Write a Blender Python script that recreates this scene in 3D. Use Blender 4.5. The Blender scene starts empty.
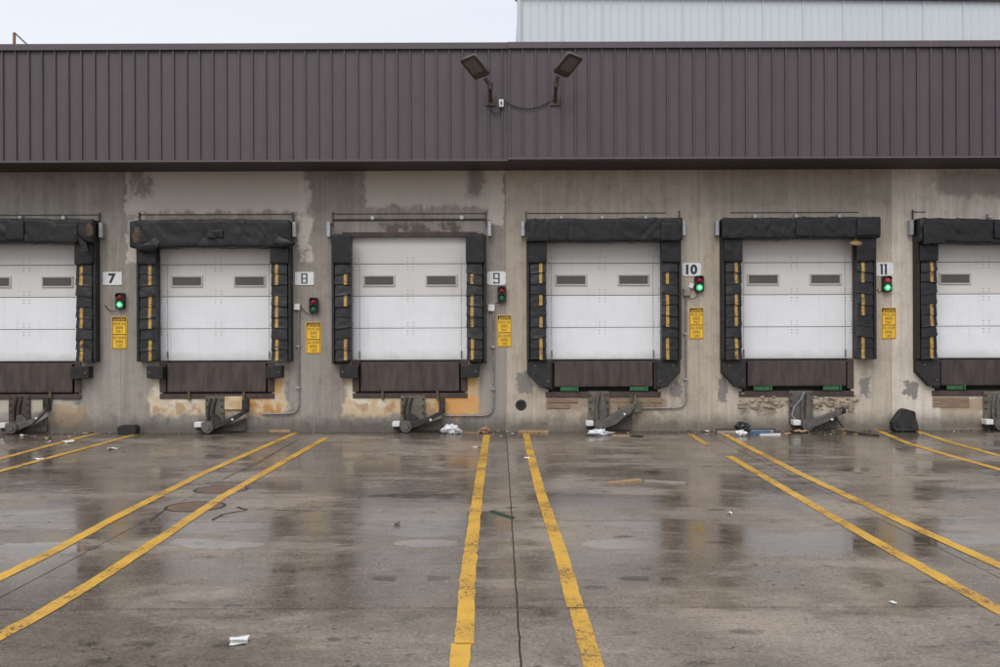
import bpy, bmesh, math, random
from mathutils import Vector, Matrix, noise as mnoise
R = math.radians
random.seed(7)
scene = bpy.context.scene
COL = scene.collection

# ------------------------------------------------------------------ camera
F = 35 * 1000 / 36.0            # focal length in photograph pixels (1000 wide)
S = 52.6                        # photograph pixels per metre on the wall face
D = F / S                       # camera to wall face
H = 98.0 / S                    # camera height
ROLL = 0.0035
cam = bpy.data.objects.new('camera', bpy.data.cameras.new('camera'))
COL.objects.link(cam)
cam.data.lens = 35; cam.data.sensor_width = 36; cam.data.clip_end = 2000
cam.matrix_world = Matrix.Translation((0, -D, H)) @ Matrix.Rotation(R(90), 4, 'X') @ Matrix.Rotation(-ROLL, 4, 'Z')
scene.camera = cam

# ------------------------------------------------------------------ sky, sun, exposure
SUN_EL, SUN_AZ = R(48), R(200)   # behind the camera, a little to its left
w = bpy.data.worlds.new('World'); scene.world = w; w.use_nodes = True
nt = w.node_tree; nt.nodes.clear()
out = nt.nodes.new('ShaderNodeOutputWorld'); bg = nt.nodes.new('ShaderNodeBackground')
sky = nt.nodes.new('ShaderNodeTexSky'); sky.sky_type = 'NISHITA'; sky.sun_disc = False
sky.sun_elevation = SUN_EL; sky.sun_rotation = SUN_AZ; sky.air_density = 1.0; sky.dust_density = 4.0; sky.ozone_density = 1.0
mx = nt.nodes.new('ShaderNodeMix'); mx.data_type = 'RGBA'
mx.inputs[0].default_value = 0.86                      # cloud cover over the clear sky
mx.inputs[7].default_value = (8.8, 9.3, 10.15, 1)        # even grey-white cloud
tc = nt.nodes.new('ShaderNodeTexCoord'); cn = nt.nodes.new('ShaderNodeTexNoise'); cn.inputs['Scale'].default_value = 2.6; cn.inputs['Detail'].default_value = 4
cm = nt.nodes.new('ShaderNodeMapping'); cm.inputs['Scale'].default_value = (1, 1, 3.5)
cr = nt.nodes.new('ShaderNodeMix'); cr.data_type = 'RGBA'; cr.inputs[6].default_value = (8.0, 8.5, 9.4, 1); cr.inputs[7].default_value = (9.9, 10.2, 10.7, 1)
nt.links.new(tc.outputs['Generated'], cm.inputs[0]); nt.links.new(cm.outputs[0], cn.inputs['Vector']); nt.links.new(cn.outputs[0], cr.inputs[0]); nt.links.new(cr.outputs[2], mx.inputs[7])
nt.links.new(sky.outputs[0], mx.inputs[6]); nt.links.new(mx.outputs[2], bg.inputs[0])
bg.inputs[1].default_value = 0.10
nt.links.new(bg.outputs[0], out.inputs[0])
sun = bpy.data.objects.new('sun', bpy.data.lights.new('sun', 'SUN')); COL.objects.link(sun)
sun.data.energy = 1.5; sun.data.angle = R(40); sun.data.color = (1, 0.97, 0.93)
sd = Vector((math.sin(SUN_AZ) * math.cos(SUN_EL), math.cos(SUN_AZ) * math.cos(SUN_EL), math.sin(SUN_EL)))
sun.rotation_euler = sd.to_track_quat('Z', 'Y').to_euler()
vs = scene.view_settings
vs.view_transform = 'Standard'; vs.look = 'None'; vs.gamma = 1; vs.exposure = 0.08; vs.use_curve_mapping = False

# ------------------------------------------------------------------ helpers
def unroll(px, py):
    return px - ROLL * (py - 333.5), py + ROLL * (px - 500)
def W(px, py, y=0.0):            # pixel -> point on the vertical plane at depth y
    px, py = unroll(px, py); s = (D + y) / F
    return Vector(((px - 500) * s, y, H + (333.5 - py) * s))
def G(px, py, z=0.0):            # pixel -> point on the ground
    px, py = unroll(px, py); d = F * (H - z) / (py - 333.5)
    return Vector(((px - 500) * d / F, d - D, z))

class MB:
    def __init__(s): s.v = []; s.f = []; s.mi = []
    def add(s, vs_, fs, m=0):
        o = len(s.v); s.v += [tuple(p) for p in vs_]
        for f in fs: s.f.append(tuple(i + o for i in f)); s.mi.append(m)
        return s
    def box(s, x0, x1, y0, y1, z0, z1, b=0.0, m=0):
        if x0 > x1: x0, x1 = x1, x0
        if y0 > y1: y0, y1 = y1, y0
        if z0 > z1: z0, z1 = z1, z0
        if b <= 0:
            v = [(x, y, z) for x in (x0, x1) for y in (y0, y1) for z in (z0, z1)]
            return s.add(v, [(0, 1, 3, 2), (4, 6, 7, 5), (0, 4, 5, 1), (2, 3, 7, 6), (0, 2, 6, 4), (1, 5, 7, 3)], m)
        b = min(b, (x1 - x0) * .45, (y1 - y0) * .45, (z1 - z0) * .45)
        bm = bmesh.new(); bmesh.ops.create_cube(bm, size=1)
        for v in bm.verts:
            v.co = Vector(((x0 + x1) / 2 + v.co.x * (x1 - x0), (y0 + y1) / 2 + v.co.y * (y1 - y0), (z0 + z1) / 2 + v.co.z * (z1 - z0)))
        bmesh.ops.bevel(bm, geom=bm.edges[:], offset=b, segments=1, affect='EDGES')
        s.bm(bm, m); return s
    def bm(s, bm, m=0):
        bm.verts.index_update()
        s.add([v.co.copy() for v in bm.verts], [[v.index for v in f.verts] for f in bm.faces], m); bm.free(); return s
    def prism(s, pts, y0, y1, b=0.0, m=0):      # pts (x,z) polygon, extruded along y (y0 = front)
        bm = bmesh.new()
        a = [bm.verts.new((x, y0, z)) for x, z in pts]; c = [bm.verts.new((x, y1, z)) for x, z in pts]
        n = len(pts); bm.faces.new(a); bm.faces.new(c[::-1])
        for i in range(n): bm.faces.new((a[i], c[i], c[(i + 1) % n], a[(i + 1) % n]))
        bmesh.ops.recalc_face_normals(bm, faces=bm.faces[:])
        if b > 0: bmesh.ops.bevel(bm, geom=bm.edges[:], offset=b, segments=1, affect='EDGES')
        return s.bm(bm, m)
    def cyl(s, p0, p1, r0, r1=None, n=14, m=0, cap=True):
        r1 = r0 if r1 is None else r1
        p0 = Vector(p0); p1 = Vector(p1); q = (p1 - p0).to_track_quat('Z', 'Y')
        v = []
        for p, r in ((p0, r0), (p1, r1)):
            for i in range(n):
                a = 2 * math.pi * i / n; v.append(p + q @ Vector((math.cos(a) * r, math.sin(a) * r, 0)))
        fs = [(i, (i + 1) % n, n + (i + 1) % n, n + i) for i in range(n)]
        if cap: fs += [tuple(range(n))[::-1], tuple(range(n, 2 * n))]
        return s.add(v, fs, m)
    def tube(s, pts, r, n=8, m=0):
        pts = [Vector(p) for p in pts]; v = []
        for k, p in enumerate(pts):
            t = (pts[min(k + 1, len(pts) - 1)] - pts[max(k - 1, 0)]).normalized()
            up = Vector((0, 1, 0)) if abs(t.y) < .9 else Vector((0, 0, 1))
            a = t.cross(up).normalized(); b = t.cross(a).normalized()
            for i in range(n):
                an = 2 * math.pi * i / n; v.append(p + a * math.cos(an) * r + b * math.sin(an) * r)
        fs = [(k * n + i, k * n + (i + 1) % n, (k + 1) * n + (i + 1) % n, (k + 1) * n + i) for k in range(len(pts) - 1) for i in range(n)]
        fs += [tuple(range(n))[::-1], tuple(range(len(v) - n, len(v)))]
        return s.add(v, fs, m)
    def grid(s, P, m=0, close_u=False):         # P[row][col] points
        nr, nc = len(P), len(P[0]); v = [p for r in P for p in r]; fs = []
        for i in range(nr - 1):
            for j in range(nc if close_u else nc - 1):
                j2 = (j + 1) % nc; fs.append((i * nc + j, i * nc + j2, (i + 1) * nc + j2, (i + 1) * nc + j))
        return s.add(v, fs, m)
    def mesh(s, name, smooth=None, fix=True):
        me = bpy.data.meshes.new(name); me.from_pydata(s.v, [], s.f); me.validate()
        if fix:
            bm = bmesh.new(); bm.from_mesh(me); bmesh.ops.recalc_face_normals(bm, faces=bm.faces[:]); bm.to_mesh(me); bm.free()
        if len(set(s.mi)) > 1:
            for p, mm in zip(me.polygons, s.mi): p.material_index = mm
        if smooth is not None:
            me.polygons.foreach_set('use_smooth', [True] * len(me.polygons))
            if smooth < 180:
                me.set_sharp_from_angle(angle=R(smooth))
        return me
    def build(s, name, mats, parent=None, smooth=None, fix=True):
        return link(name, s.mesh(name, smooth, fix), mats, parent)

def link(name, me, mats, parent=None):
    if mats is not None and not len(me.materials):
        for m in (mats if isinstance(mats, (list, tuple)) else [mats]): me.materials.append(m)
    o = bpy.data.objects.new(name, me); COL.objects.link(o); o.parent = parent
    return o
def inst(src, name, parent=None, loc=(0, 0, 0)):
    o = bpy.data.objects.new(name, src.data if hasattr(src, 'data') else src); COL.objects.link(o); o.parent = parent; o.location = loc
    return o
def tag(o, label, cat, group=None):
    o['label'] = label; o['category'] = cat
    if group: o['group'] = group
    return o
def thing(name, label, cat, loc=(0, 0, 0), group=None):
    o = bpy.data.objects.new(name, None); COL.objects.link(o); o.location = loc; o.empty_display_size = .2
    return tag(o, label, cat, group)
def fbm(p, o=4): return mnoise.fractal(Vector(p), 1.0, 2.0, o)

def text_mesh(txt, height, bold=0.0, mirror=False, squeeze=1.0):
    """flat lettering centred on the origin in the XZ plane, facing -Y"""
    cu = bpy.data.curves.new('txt', 'FONT'); cu.body = txt; cu.size = 1; cu.offset = bold; cu.resolution_u = 3
    cu.align_x = 'CENTER'; cu.align_y = 'CENTER'; cu.space_line = 0.95
    ob = bpy.data.objects.new('txt', cu); COL.objects.link(ob)
    dg = bpy.context.evaluated_depsgraph_get(); dg.update()
    me = bpy.data.meshes.new_from_object(ob.evaluated_get(dg)); bpy.data.objects.remove(ob); bpy.data.curves.remove(cu)
    me.materials.clear()
    xs = [v.co.x for v in me.vertices]; ys = [v.co.y for v in me.vertices]
    cx, cy = (max(xs) + min(xs)) / 2, (max(ys) + min(ys)) / 2; k = height / (max(ys) - min(ys))
    for v in me.vertices:
        x = (v.co.x - cx) * k * squeeze; v.co = ((-x if mirror else x), 0, (v.co.y - cy) * k)
    if mirror: me.flip_normals()
    return me

# ------------------------------------------------------------------ materials
class NB:
    def __init__(s, name):
        s.m = bpy.data.materials.new(name); s.m.use_nodes = True; s.t = s.m.node_tree; s.t.nodes.clear()
        s.out = s.t.nodes.new('ShaderNodeOutputMaterial'); s.p = s.t.nodes.new('ShaderNodeBsdfPrincipled')
        s.t.links.new(s.p.outputs[0], s.out.inputs[0])
        g = s.t.nodes.new('ShaderNodeNewGeometry'); s.pos = g.outputs['Position']
        x = s.t.nodes.new('ShaderNodeSeparateXYZ'); s.L(s.pos, x.inputs[0]); s.x, s.y, s.z = x.outputs
    def L(s, a, b):
        if isinstance(a, (int, float)): b.default_value = a
        elif isinstance(a, tuple): b.default_value = a if len(a) == len(b.default_value) else (*a, 1)[:len(b.default_value)]
        else: s.t.links.new(a, b)
    def math(s, op, a, b=None, c=None, clamp=False):
        n = s.t.nodes.new('ShaderNodeMath'); n.operation = op; n.use_clamp = clamp
        for i, v in enumerate((a, b, c)):
            if v is not None: s.L(v, n.inputs[i])
        return n.outputs[0]
    def mul(s, a, b): return s.math('MULTIPLY', a, b)
    def addv(s, a, b): return s.math('ADD', a, b)
    def ss(s, v, lo, hi, t0=0.0, t1=1.0):
        n = s.t.nodes.new('ShaderNodeMapRange'); n.interpolation_type = 'SMOOTHSTEP'
        s.L(v, n.inputs[0]); n.inputs[1].default_value = lo; n.inputs[2].default_value = hi; n.inputs[3].default_value = t0; n.inputs[4].default_value = t1
        return n.outputs[0]
    def vec(s, sx=1, sy=1, sz=1, src=None):
        n = s.t.nodes.new('ShaderNodeVectorMath'); n.operation = 'MULTIPLY'; s.L(src or s.pos, n.inputs[0]); n.inputs[1].default_value = (sx, sy, sz)
        return n.outputs[0]
    def noise(s, scale, detail=4, rough=.55, v=None, dist=0.0):
        n = s.t.nodes.new('ShaderNodeTexNoise'); n.inputs['Scale'].default_value = scale; n.inputs['Detail'].default_value = detail
        n.inputs['Roughness'].default_value = rough; n.inputs['Distortion'].default_value = dist
        s.L(v or s.pos, n.inputs['Vector']); return n.outputs[0]
    def voro(s, scale, v=None, feat='F1'):
        n = s.t.nodes.new('ShaderNodeTexVoronoi'); n.feature = feat; n.inputs['Scale'].default_value = scale; s.L(v or s.pos, n.inputs['Vector'])
        return n.outputs[0]
    def mix(s, f, a, b, mode='MIX'):
        n = s.t.nodes.new('ShaderNodeMix'); n.data_type = 'RGBA'; n.blend_type = mode
        s.L(f, n.inputs[0]); s.L(a, n.inputs[6]); s.L(b, n.inputs[7]); return n.outputs[2]
    def bump(s, h, st, dist=.02):
        n = s.t.nodes.new('ShaderNodeBump'); n.inputs['Strength'].default_value = st; n.inputs['Distance'].default_value = dist
        s.L(h, n.inputs['Height']); s.L(n.outputs[0], s.p.inputs['Normal'])
    def set(s, color=None, rough=None, metal=None, spec=None):
        for k, v in (('Base Color', color), ('Roughness', rough), ('Metallic', metal), ('Specular IOR Level', spec)):
            if v is not None: s.L(v, s.p.inputs[k])
        return s.m
    def box(s, x0, x1, z0, z1, e, nx, nz):       # soft box mask on noise-shifted coordinates
        a = s.mul(s.ss(nx, x0 - e, x0 + e), s.ss(nx, x1 - e, x1 + e, 1, 0))
        b = s.mul(s.ss(nz, z0 - e, z0 + e), s.ss(nz, z1 - e, z1 + e, 1, 0))
        return s.mul(a, b)

def simple(name, c1, c2, scale=6, rough=(.5, .7), metal=0, bump=.15, bscale=40, stretch=(1, 1, 1), spec=.5):
    b = NB(name); v = b.vec(*stretch); n = b.ss(b.noise(scale, 6, .6, v), .3, .7)
    f = b.noise(bscale, 3, .6)
    col = b.mix(n, (*c1, 1), (*c2, 1)); b.set(col, b.ss(f, .3, .7, *rough), metal, spec)
    if bump: b.bump(f, bump, .01)
    return b.m

def glow(name, col, strength, base):
    b = NB(name); b.set((*base, 1), .25)
    b.p.inputs['Emission Color'].default_value = (*col, 1); b.p.inputs['Emission Strength'].default_value = strength
    return b.m

M = {}
# --- concrete wall
def wall_material():
    b = NB('wall_concrete')
    oi = b.t.nodes.new('ShaderNodeObjectInfo')
    n_big = b.noise(.9, 5, .6); n_mid = b.noise(4, 6, .65); n_fine = b.noise(45, 4, .7)
    streak = b.noise(1.0, 5, .6, b.vec(9, 1, .55)); streak2 = b.noise(1.0, 5, .65, b.vec(19, 1, 1.1), dist=.8)
    col = oi.outputs['Color']
    col = b.mix(b.ss(n_big, .38, .70, 0, .42), col, (.66, .64, .61, 1), 'MULTIPLY')
    col = b.mix(b.ss(streak, .46, .70, 0, .5), col, (1.32, 1.31, 1.28, 1), 'MULTIPLY')
    col = b.mix(b.ss(streak, .52, .30, 0, .5), col, (.74, .72, .69, 1), 'MULTIPLY')
    col = b.mix(b.ss(streak2, .52, .72, 0, .38), col, (.66, .62, .56, 1), 'MULTIPLY')
    col = b.mix(b.ss(n_mid, .48, .70, 0, .55), col, (.72, .70, .67, 1), 'MULTIPLY')
    col = b.mix(b.ss(b.noise(13, 5, .7), .50, .72, 0, .5), col, (1.30, 1.28, 1.25, 1), 'MULTIPLY')
    na = b.noise(2.6, 6, .7); nb = b.noise(2.9, 6, .7, b.vec(1.13, 1, .91))
    nx = b.addv(b.x, b.mul(b.math('SUBTRACT', na, .5), .55)); nz = b.addv(b.z, b.mul(b.math('SUBTRACT', nb, .5), .55))
    nxs = b.addv(b.x, b.mul(b.math('SUBTRACT', na, .5), .22)); nzs = b.addv(b.z, b.mul(b.math('SUBTRACT', nb, .5), .22))
    nxx = b.addv(b.x, b.mul(b.math('SUBTRACT', na, .5), .06)); nzz = b.addv(b.z, b.mul(b.math('SUBTRACT', nb, .5), .06))
    def region(p0, q0, p1, q1, colr, k, e=.03, amp=1, breakup=None):
        nonlocal col
        A, B = W(p0, q0), W(p1, q1)
        X, Z = ((nxx, nzz), (nxs, nzs), (nx, nz))[amp]
        m = b.box(A.x, B.x, B.z, A.z, e, X, Z)
        if breakup: m = b.mul(m, b.ss(n_mid, breakup - .06, breakup + .06))
        col = b.mix(b.mul(m, k), col, (*colr, 1))
    pale = (.62, .555, .49)
    # peeled upper paint, panels 8 and 9
    region(130, 150, 306, 212, pale, .85, .05, 2)
    region(126, 168, 142, 262, pale, .8, .02, 2, .44)
    region(299, 180, 311, 262, pale, .8, .02, 2, .44)
    region(362, 150, 502, 207, pale, .75, .05, 2)
    region(489, 170, 504, 226, pale, .8, .02, 2)
    region(130, 166, 152, 196, (.19, .175, .16), .75, .06, 2, .46)
    region(468, 166, 482, 196, (.17, .15, .135), .75, .08, 2)
    # dark stain over door 9
    region(380, 222, 460, 233, (.07, .055, .05), .75, .04, 2, .46)
    # stain on the last panel
    region(935, 170, 1010, 196, (.24, .215, .185), .7, .07, 2)
    region(700, 166, 890, 205, (.17, .155, .135), .35, .25, 2)  # broad soft darkening along the top of panel eleven
    # cream and orange repair mortar under levelers 8 and 9, pale under 7
    for (a0, a1, cc) in ((150, 286, (.62, .50, .35)), (344, 478, (.58, .44, .26))):
        region(a0, 374, a1, 415, cc, .92, .05, 2)
        region(a0 + 2, 384, a0 + 46, 412, (.74, .68, .57), .75, .10, 2, .46)
        region(a1 - 40, 372, a1 - 4, 413, (.60, .31, .09), .85, .04, 2, .47)
        region(a0 + 4, 404, a1 - 6, 414, (.36, .19, .07), .7, .03, 2, .5)
    region(436, 398, 480, 414, (.64, .33, .10), .85, .07, 2)
    region(-5, 390, 78, 412, (.52, .47, .37), .8, .03, 1)
    region(52, 405, 88, 428, (.36, .25, .14), .7, .05, 2)
    region(60, 384, 82, 402, (.16, .145, .13), .8, .03, 2)
    # brown weathered sill under levelers 10, 11 and 12
    region(545, 396, 668, 409, (.26, .18, .12), .7, .05, 2)
    region(548, 409, 670, 420, (.34, .27, .19), .55, .03, 2, .46)
    region(738, 397, 856, 407, (.42, .33, .235), .8, .02, 2, .42)
    region(742, 404, 852, 414, (.20, .15, .10), .6, .03, 2, .48)
    region(940, 398, 1010, 410, (.33, .24, .14), .8, .02, 1)
    region(940, 408, 980, 428, (.37, .29, .19), .7, .03, 1)
    # grey smears of sealer
    for q in ((518, 372, 532, 394), (672, 382, 682, 396), (718, 376, 728, 402), (858, 378, 870, 398), (904, 380, 919, 396)):
        region(*q, (.17, .163, .16), .85, .02, 2)
    region(292, 350, 314, 420, (.33, .31, .285), .6, .02, 2, .45)
    region(484, 360, 505, 412, (.31, .29, .26), .55, .02, 2, .45)
    region(128, 340, 150, 392, (.36, .33, .29), .5, .02, 2, .5)
    # damp, dirty foot of the wall with splash
    foot = b.mul(b.ss(b.addv(b.z, b.mul(n_mid, -.34)), -.12, .24, 1, 0), .75)
    col = b.mix(foot, col, (.075, .064, .052, 1))
    col = b.mix(b.ss(n_fine, .45, .8, 0, .28), col, (.45, .41, .36, 1))
    col = b.mix(b.ss(n_fine, .5, .2, 0, .35), col, (.06, .055, .05, 1))
    pit = b.ss(b.voro(7), .05, .02)
    col = b.mix(b.mul(pit, .6), col, (.05, .045, .04, 1))
    b.set(col, b.ss(n_mid, .3, .7, .62, .9), 0, .35)
    b.bump(b.addv(b.mul(n_mid, .6), b.addv(b.mul(n_fine, .25), b.mul(pit, -.4))), .45, .02)
    return b.m
M['wall'] = wall_material()

# --- wet concrete yard
def yard_material():
    b = NB('wet_concrete')
    oi = b.t.nodes.new('ShaderNodeObjectInfo')
    n1 = b.noise(.55, 6, .6, dist=.4); n2 = b.noise(2.2, 6, .65); nf = b.noise(38, 5, .75); nf2 = b.noise(120, 3, .7); nm = b.noise(11, 5, .7)
    lane = b.noise(1.0, 5, .6, b.vec(2.4, .35, 1)); cross = b.noise(1.0, 6, .7, b.vec(.5, 2.6, 1), dist=.5)
    col = b.mix(b.ss(n1, .35, .66), (.310, .252, .203, 1), (.160, .132, .112, 1))
    col = b.mix(b.ss(lane, .45, .7, 0, .55), col, (.115, .095, .081, 1))
    col = b.mix(b.ss(cross, .50, .72, 0, .55), col, (.33, .275, .225, 1))
    col = b.mix(b.ss(n2, .52, .72, 0, .5), col, (.105, .085, .072, 1))
    rnd = b.ss(oi.outputs['Random'], 0, 1, 0, .30)
    col = b.mix(rnd, col, (.32, .255, .195, 1))
    # oil drips and tyre scuffs
    wv = b.vec(1.0, 1.5, 1)
    wvd = b.t.nodes.new('ShaderNodeVectorMath'); wvd.operation = 'ADD'; nn = b.t.nodes.new('ShaderNodeTexNoise'); nn.inputs['Scale'].default_value = 9; b.L(b.pos, nn.inputs['Vector'])
    sc_ = b.t.nodes.new('ShaderNodeVectorMath'); sc_.operation = 'SCALE'; sc_.inputs[3].default_value = .22; b.L(nn.outputs[1], sc_.inputs[0]); b.L(wv, wvd.inputs[0]); b.L(sc_.outputs[0], wvd.inputs[1]); wv = wvd.outputs[0]
    sp = b.mul(b.ss(b.voro(1.9, wv), .26, .10), b.ss(b.noise(1.3, 3), .44, .56))
    sp2 = b.mul(b.ss(b.voro(6.5, wv), .24, .10), b.ss(b.noise(.8, 3, .5, b.vec(1, 1, 1)), .46, .58))
    col = b.mix(b.mul(b.math('MAXIMUM', sp, sp2), .85), col, (.034, .029, .026, 1))
    col = b.mix(b.ss(nm, .50, .75, 0, .40), col, (.42, .355, .29, 1))
    col = b.mix(b.ss(nm, .46, .28, 0, .40), col, (.07, .056, .046, 1))
    col = b.mix(b.ss(nf, .50, .70, 0, .60), col, (.50, .42, .34, 1))
    col = b.mix(b.ss(nf, .49, .32, 0, .70), col, (.055, .045, .037, 1))
    col = b.mix(b.ss(nf2, .52, .68, 0, .35), col, (.52, .45, .38, 1))
    drag = b.mul(b.ss(b.noise(1.0, 6, .75, b.vec(3.2, 9.0, 1), dist=.8), .57, .68), b.ss(b.noise(.7, 3, .5), .42, .56))
    col = b.mix(b.mul(drag, .55), col, (.060, .050, .043, 1))
    # yard colour darkens towards the dock wall
    col = b.mix(b.ss(b.addv(b.y, b.mul(n2, 1.4)), -.55, .75, 0, .75), col, (.075, .062, .052, 1))
    # water film: mostly wet, sheets of standing water in low strips across the bays
    wet = b.noise(.62, 5, .55, b.vec(.65, 1.25, 1), dist=.6)
    wet2 = b.noise(2.6, 6, .65, b.vec(.6, 1.4, 1), dist=.3)
    film = b.ss(b.addv(wet, b.mul(wet2, .40)), .54, .76)
    strip = b.mul(b.ss(b.math('ABSOLUTE', b.addv(b.y, b.addv(9.80, b.mul(b.math('SUBTRACT', wet2, .5), .9)))), .06, .22, 1, 0),
                  b.ss(b.noise(.9, 2, .5, b.vec(1, .2, 1)), .48, .60))
    pud = b.math('MAXIMUM', b.ss(b.addv(wet, b.mul(wet2, .30)), .735, .84), b.mul(strip, .95))
    for (px, py, rx, ry) in ((424, 543, .30, .17), (617, 543.5, .36, .18), (829, 545.5, .28, .16), (224, 544.3, .36, .17), (412, 578, .30, .10), (640, 578.5, .26, .09), (870, 470, .5, .2), (45, 548, .5, .25)):
        c = G(px, py)
        ex = b.mul(b.addv(b.x, -c.x), 1 / rx); ey = b.mul(b.addv(b.y, -c.y), 1 / ry)
        r2 = b.addv(b.addv(b.mul(ex, ex), b.mul(ey, ey)), b.mul(b.math('SUBTRACT', wet2, .5), 3.6))
        pud = b.math('MAXIMUM', pud, b.ss(r2, 1.15, .75))
    dry = b.ss(b.addv(b.y, b.mul(b.math('SUBTRACT', n2, .5), 1.5)), -11.7, -12.3)    # the slabs nearest the camera have drained
    dry = b.mul(dry, b.ss(b.addv(b.x, b.mul(b.math('SUBTRACT', n1, .5), 2.0)), -1.6, -.4, .25, 1))
    film = b.mul(film, b.ss(dry, 0, 1, 1, .40)); pud = b.mul(pud, b.ss(dry, 0, 1, 1, .25))
    rough = b.mix(film, (.44, .44, .44, 1), (.105, .105, .105, 1))
    rough = b.mix(b.ss(nm, .35, .7, 0, .30), rough, (.42, .42, .42, 1))
    rough = b.mix(pud, rough, (.05, .05, .05, 1))
    dark = b.mix(film, col, (.58, .57, .56, 1), 'MULTIPLY')      # wet concrete is darker
    dark = b.mix(pud, dark, (.70, .69, .68, 1), 'MULTIPLY')
    b.set(dark, rough, 0, .5)
    dampb = b.mul(b.ss(pud, 0, 1, 1, 0), b.ss(film, 0, 1, 1, .18))
    hgt = b.mul(b.addv(b.addv(b.mul(nf, .5), b.mul(nf2, .25)), b.mul(nm, .5)), dampb)
    n = b.t.nodes.new('ShaderNodeBump'); n.inputs['Strength'].default_value = .16; n.inputs['Distance'].default_value = .012
    b.L(hgt, n.inputs['Height']); b.L(n.outputs[0], b.p.inputs['Normal'])
    return b.m
M['yard'] = yard_material()
M['joint'] = simple('joint_dirt', (.02, .018, .016), (.05, .045, .04), 20, (.6, .9), 0, .2)
M['sealant'] = simple('joint_sealant', (.30, .28, .25), (.40, .38, .34), 8, (.5, .7), 0, .1)

def paint_material():
    b = NB('yellow_line_paint')
    n = b.noise(34, 6, .8, b.vec(1, .6, 1)); n2 = b.noise(1.6, 4, .6); nf = b.noise(80, 3, .7)
    col = b.mix(b.ss(n2, .35, .65), (.70, .40, .045, 1), (.56, .31, .05, 1))
    col = b.mix(b.ss(nf, .45, .75, 0, .45), col, (.42, .24, .06, 1))
    col = b.mix(b.ss(b.noise(5, 5, .7), .48, .72, 0, .5), col, (.36, .21, .06, 1))
    wear = b.ss(b.addv(n, b.mul(n2, .6)), .83, 1.0)
    b.set(col, b.ss(nf, .3, .7, .30, .55), 0, .5); b.bump(nf, .15, .005)
    tr = b.t.nodes.new('ShaderNodeBsdfTransparent'); ms = b.t.nodes.new('ShaderNodeMixShader')
    b.L(wear, ms.inputs[0]); b.L(b.p.outputs[0], ms.inputs[1]); b.L(tr.outputs[0], ms.inputs[2]); b.L(ms.outputs[0], b.out.inputs[0])
    return b.m
M['line'] = paint_material()

def cladding_material(name, c1, c2, rough):
    b = NB(name); oi = b.t.nodes.new('ShaderNodeObjectInfo')
    st = b.noise(1.0, 5, .6, b.vec(6, 1, .35)); n = b.noise(2.0, 5, .6)
    col = b.mix(b.ss(n, .3, .7), (*c1, 1), (*c2, 1))
    col = b.mix(b.ss(oi.outputs['Random'], .3, 1, 0, .45), col, (c1[0] * 1.16, c1[1] * 1.09, c1[2] * 1.09, 1))
    col = b.mix(b.ss(st, .52, .75, 0, .30), col, (*[c * .6 for c in c2], 1))
    run = b.mul(b.ss(b.noise(1.0, 5, .65, b.vec(11, 1, .22)), .56, .70), b.ss(b.noise(.5, 2), .44, .6))
    col = b.mix(b.mul(run, .35), col, (c1[0] * 1.7, c1[1] * 1.55, c1[2] * 1.5, 1))
    b.set(col, b.ss(b.noise(30, 3), .3, .7, *rough), 0, .5)
    b.bump(b.noise(1.0, 3, .5, b.vec(4, 4, 1.6)), .22, .03); return b.m
M['fascia'] = cladding_material('brown_cladding', (.0785, .0620, .0700), (.070, .0555, .0625), (.42, .56))
M['flashing'] = cladding_material('brown_flashing', (.090, .072, .080), (.080, .064, .071), (.4, .5))
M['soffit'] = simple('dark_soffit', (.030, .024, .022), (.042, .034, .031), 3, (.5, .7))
M['white_clad'] = simple('white_cladding', (.585, .62, .645), (.56, .595, .625), .8, (.4, .5), 0, 0, 30, (1, 1, .3))
M['white_trim'] = simple('pale_trim', (.55, .58, .6), (.5, .52, .55), 3, (.4, .5), 0, .05)
M['roofing'] = simple('grey_roofing', (.12, .12, .12), (.18, .18, .17), 4, (.8, .9), 0, .4)

def door_material(name, base, dirt):
    b = NB(name); st = b.noise(1.0, 5, .65, b.vec(14, 1, .7)); n = b.noise(1.6, 6, .65); f = b.noise(26, 5, .7); oi = b.t.nodes.new('ShaderNodeObjectInfo')
    col = b.mix(b.ss(n, .35, .72, 0, .40), (*base, 1), (*dirt, 1))
    col = b.mix(b.ss(st, .55, .78, 0, .38), col, (*[c * .72 for c in dirt], 1))
    col = b.mix(b.ss(f, .60, .82, 0, .35), col, (*[c * .55 for c in dirt], 1))
    col = b.mix(b.ss(oi.outputs['Random'], 0, 1, 0, .30), col, (*dirt, 1))
    sc = b.mul(b.ss(b.noise(1.0, 5, .75, b.vec(5, 1, 16), dist=1.2), .62, .72), b.ss(b.noise(1.1, 3), .5, .62))
    col = b.mix(b.mul(sc, .45), col, (.20, .185, .17, 1))
    col = b.mix(b.mul(b.ss(b.addv(b.z, b.mul(b.noise(3.0, 5, .7), -.30)), 1.42, 1.20), .45), col, (.40, .38, .355, 1))
    run = b.mul(b.ss(b.noise(1.0, 4, .6, b.vec(22, 1, .25)), .62, .74), b.ss(b.noise(.9, 2), .48, .62))
    col = b.mix(b.mul(run, .35), col, (.36, .31, .26, 1))
    b.set(col, b.ss(f, .3, .7, .34, .52), 0, .45); b.bump(b.addv(b.noise(2.5, 2, .5), b.mul(b.noise(9, 2, .5), .25)), .12, .03); return b.m
M['door_up'] = door_material('door_grey', (.665, .640, .620), (.565, .54, .52))
M['door_low'] = door_material('door_white', (.80, .815, .835), (.66, .67, .68))
M['rivet'] = simple('dull_rivet', (.16, .15, .15), (.28, .26, .25), 30, (.4, .6), .4)
M['gasket'] = simple('window_gasket', (.50, .48, .46), (.44, .42, .40), 8, (.5, .6))
b = NB('dull_pane'); b.set(b.mix(b.noise(3, 3), (.060, .052, .046, 1), (.10, .086, .074, 1)), .16); M['pane'] = b.m
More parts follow.
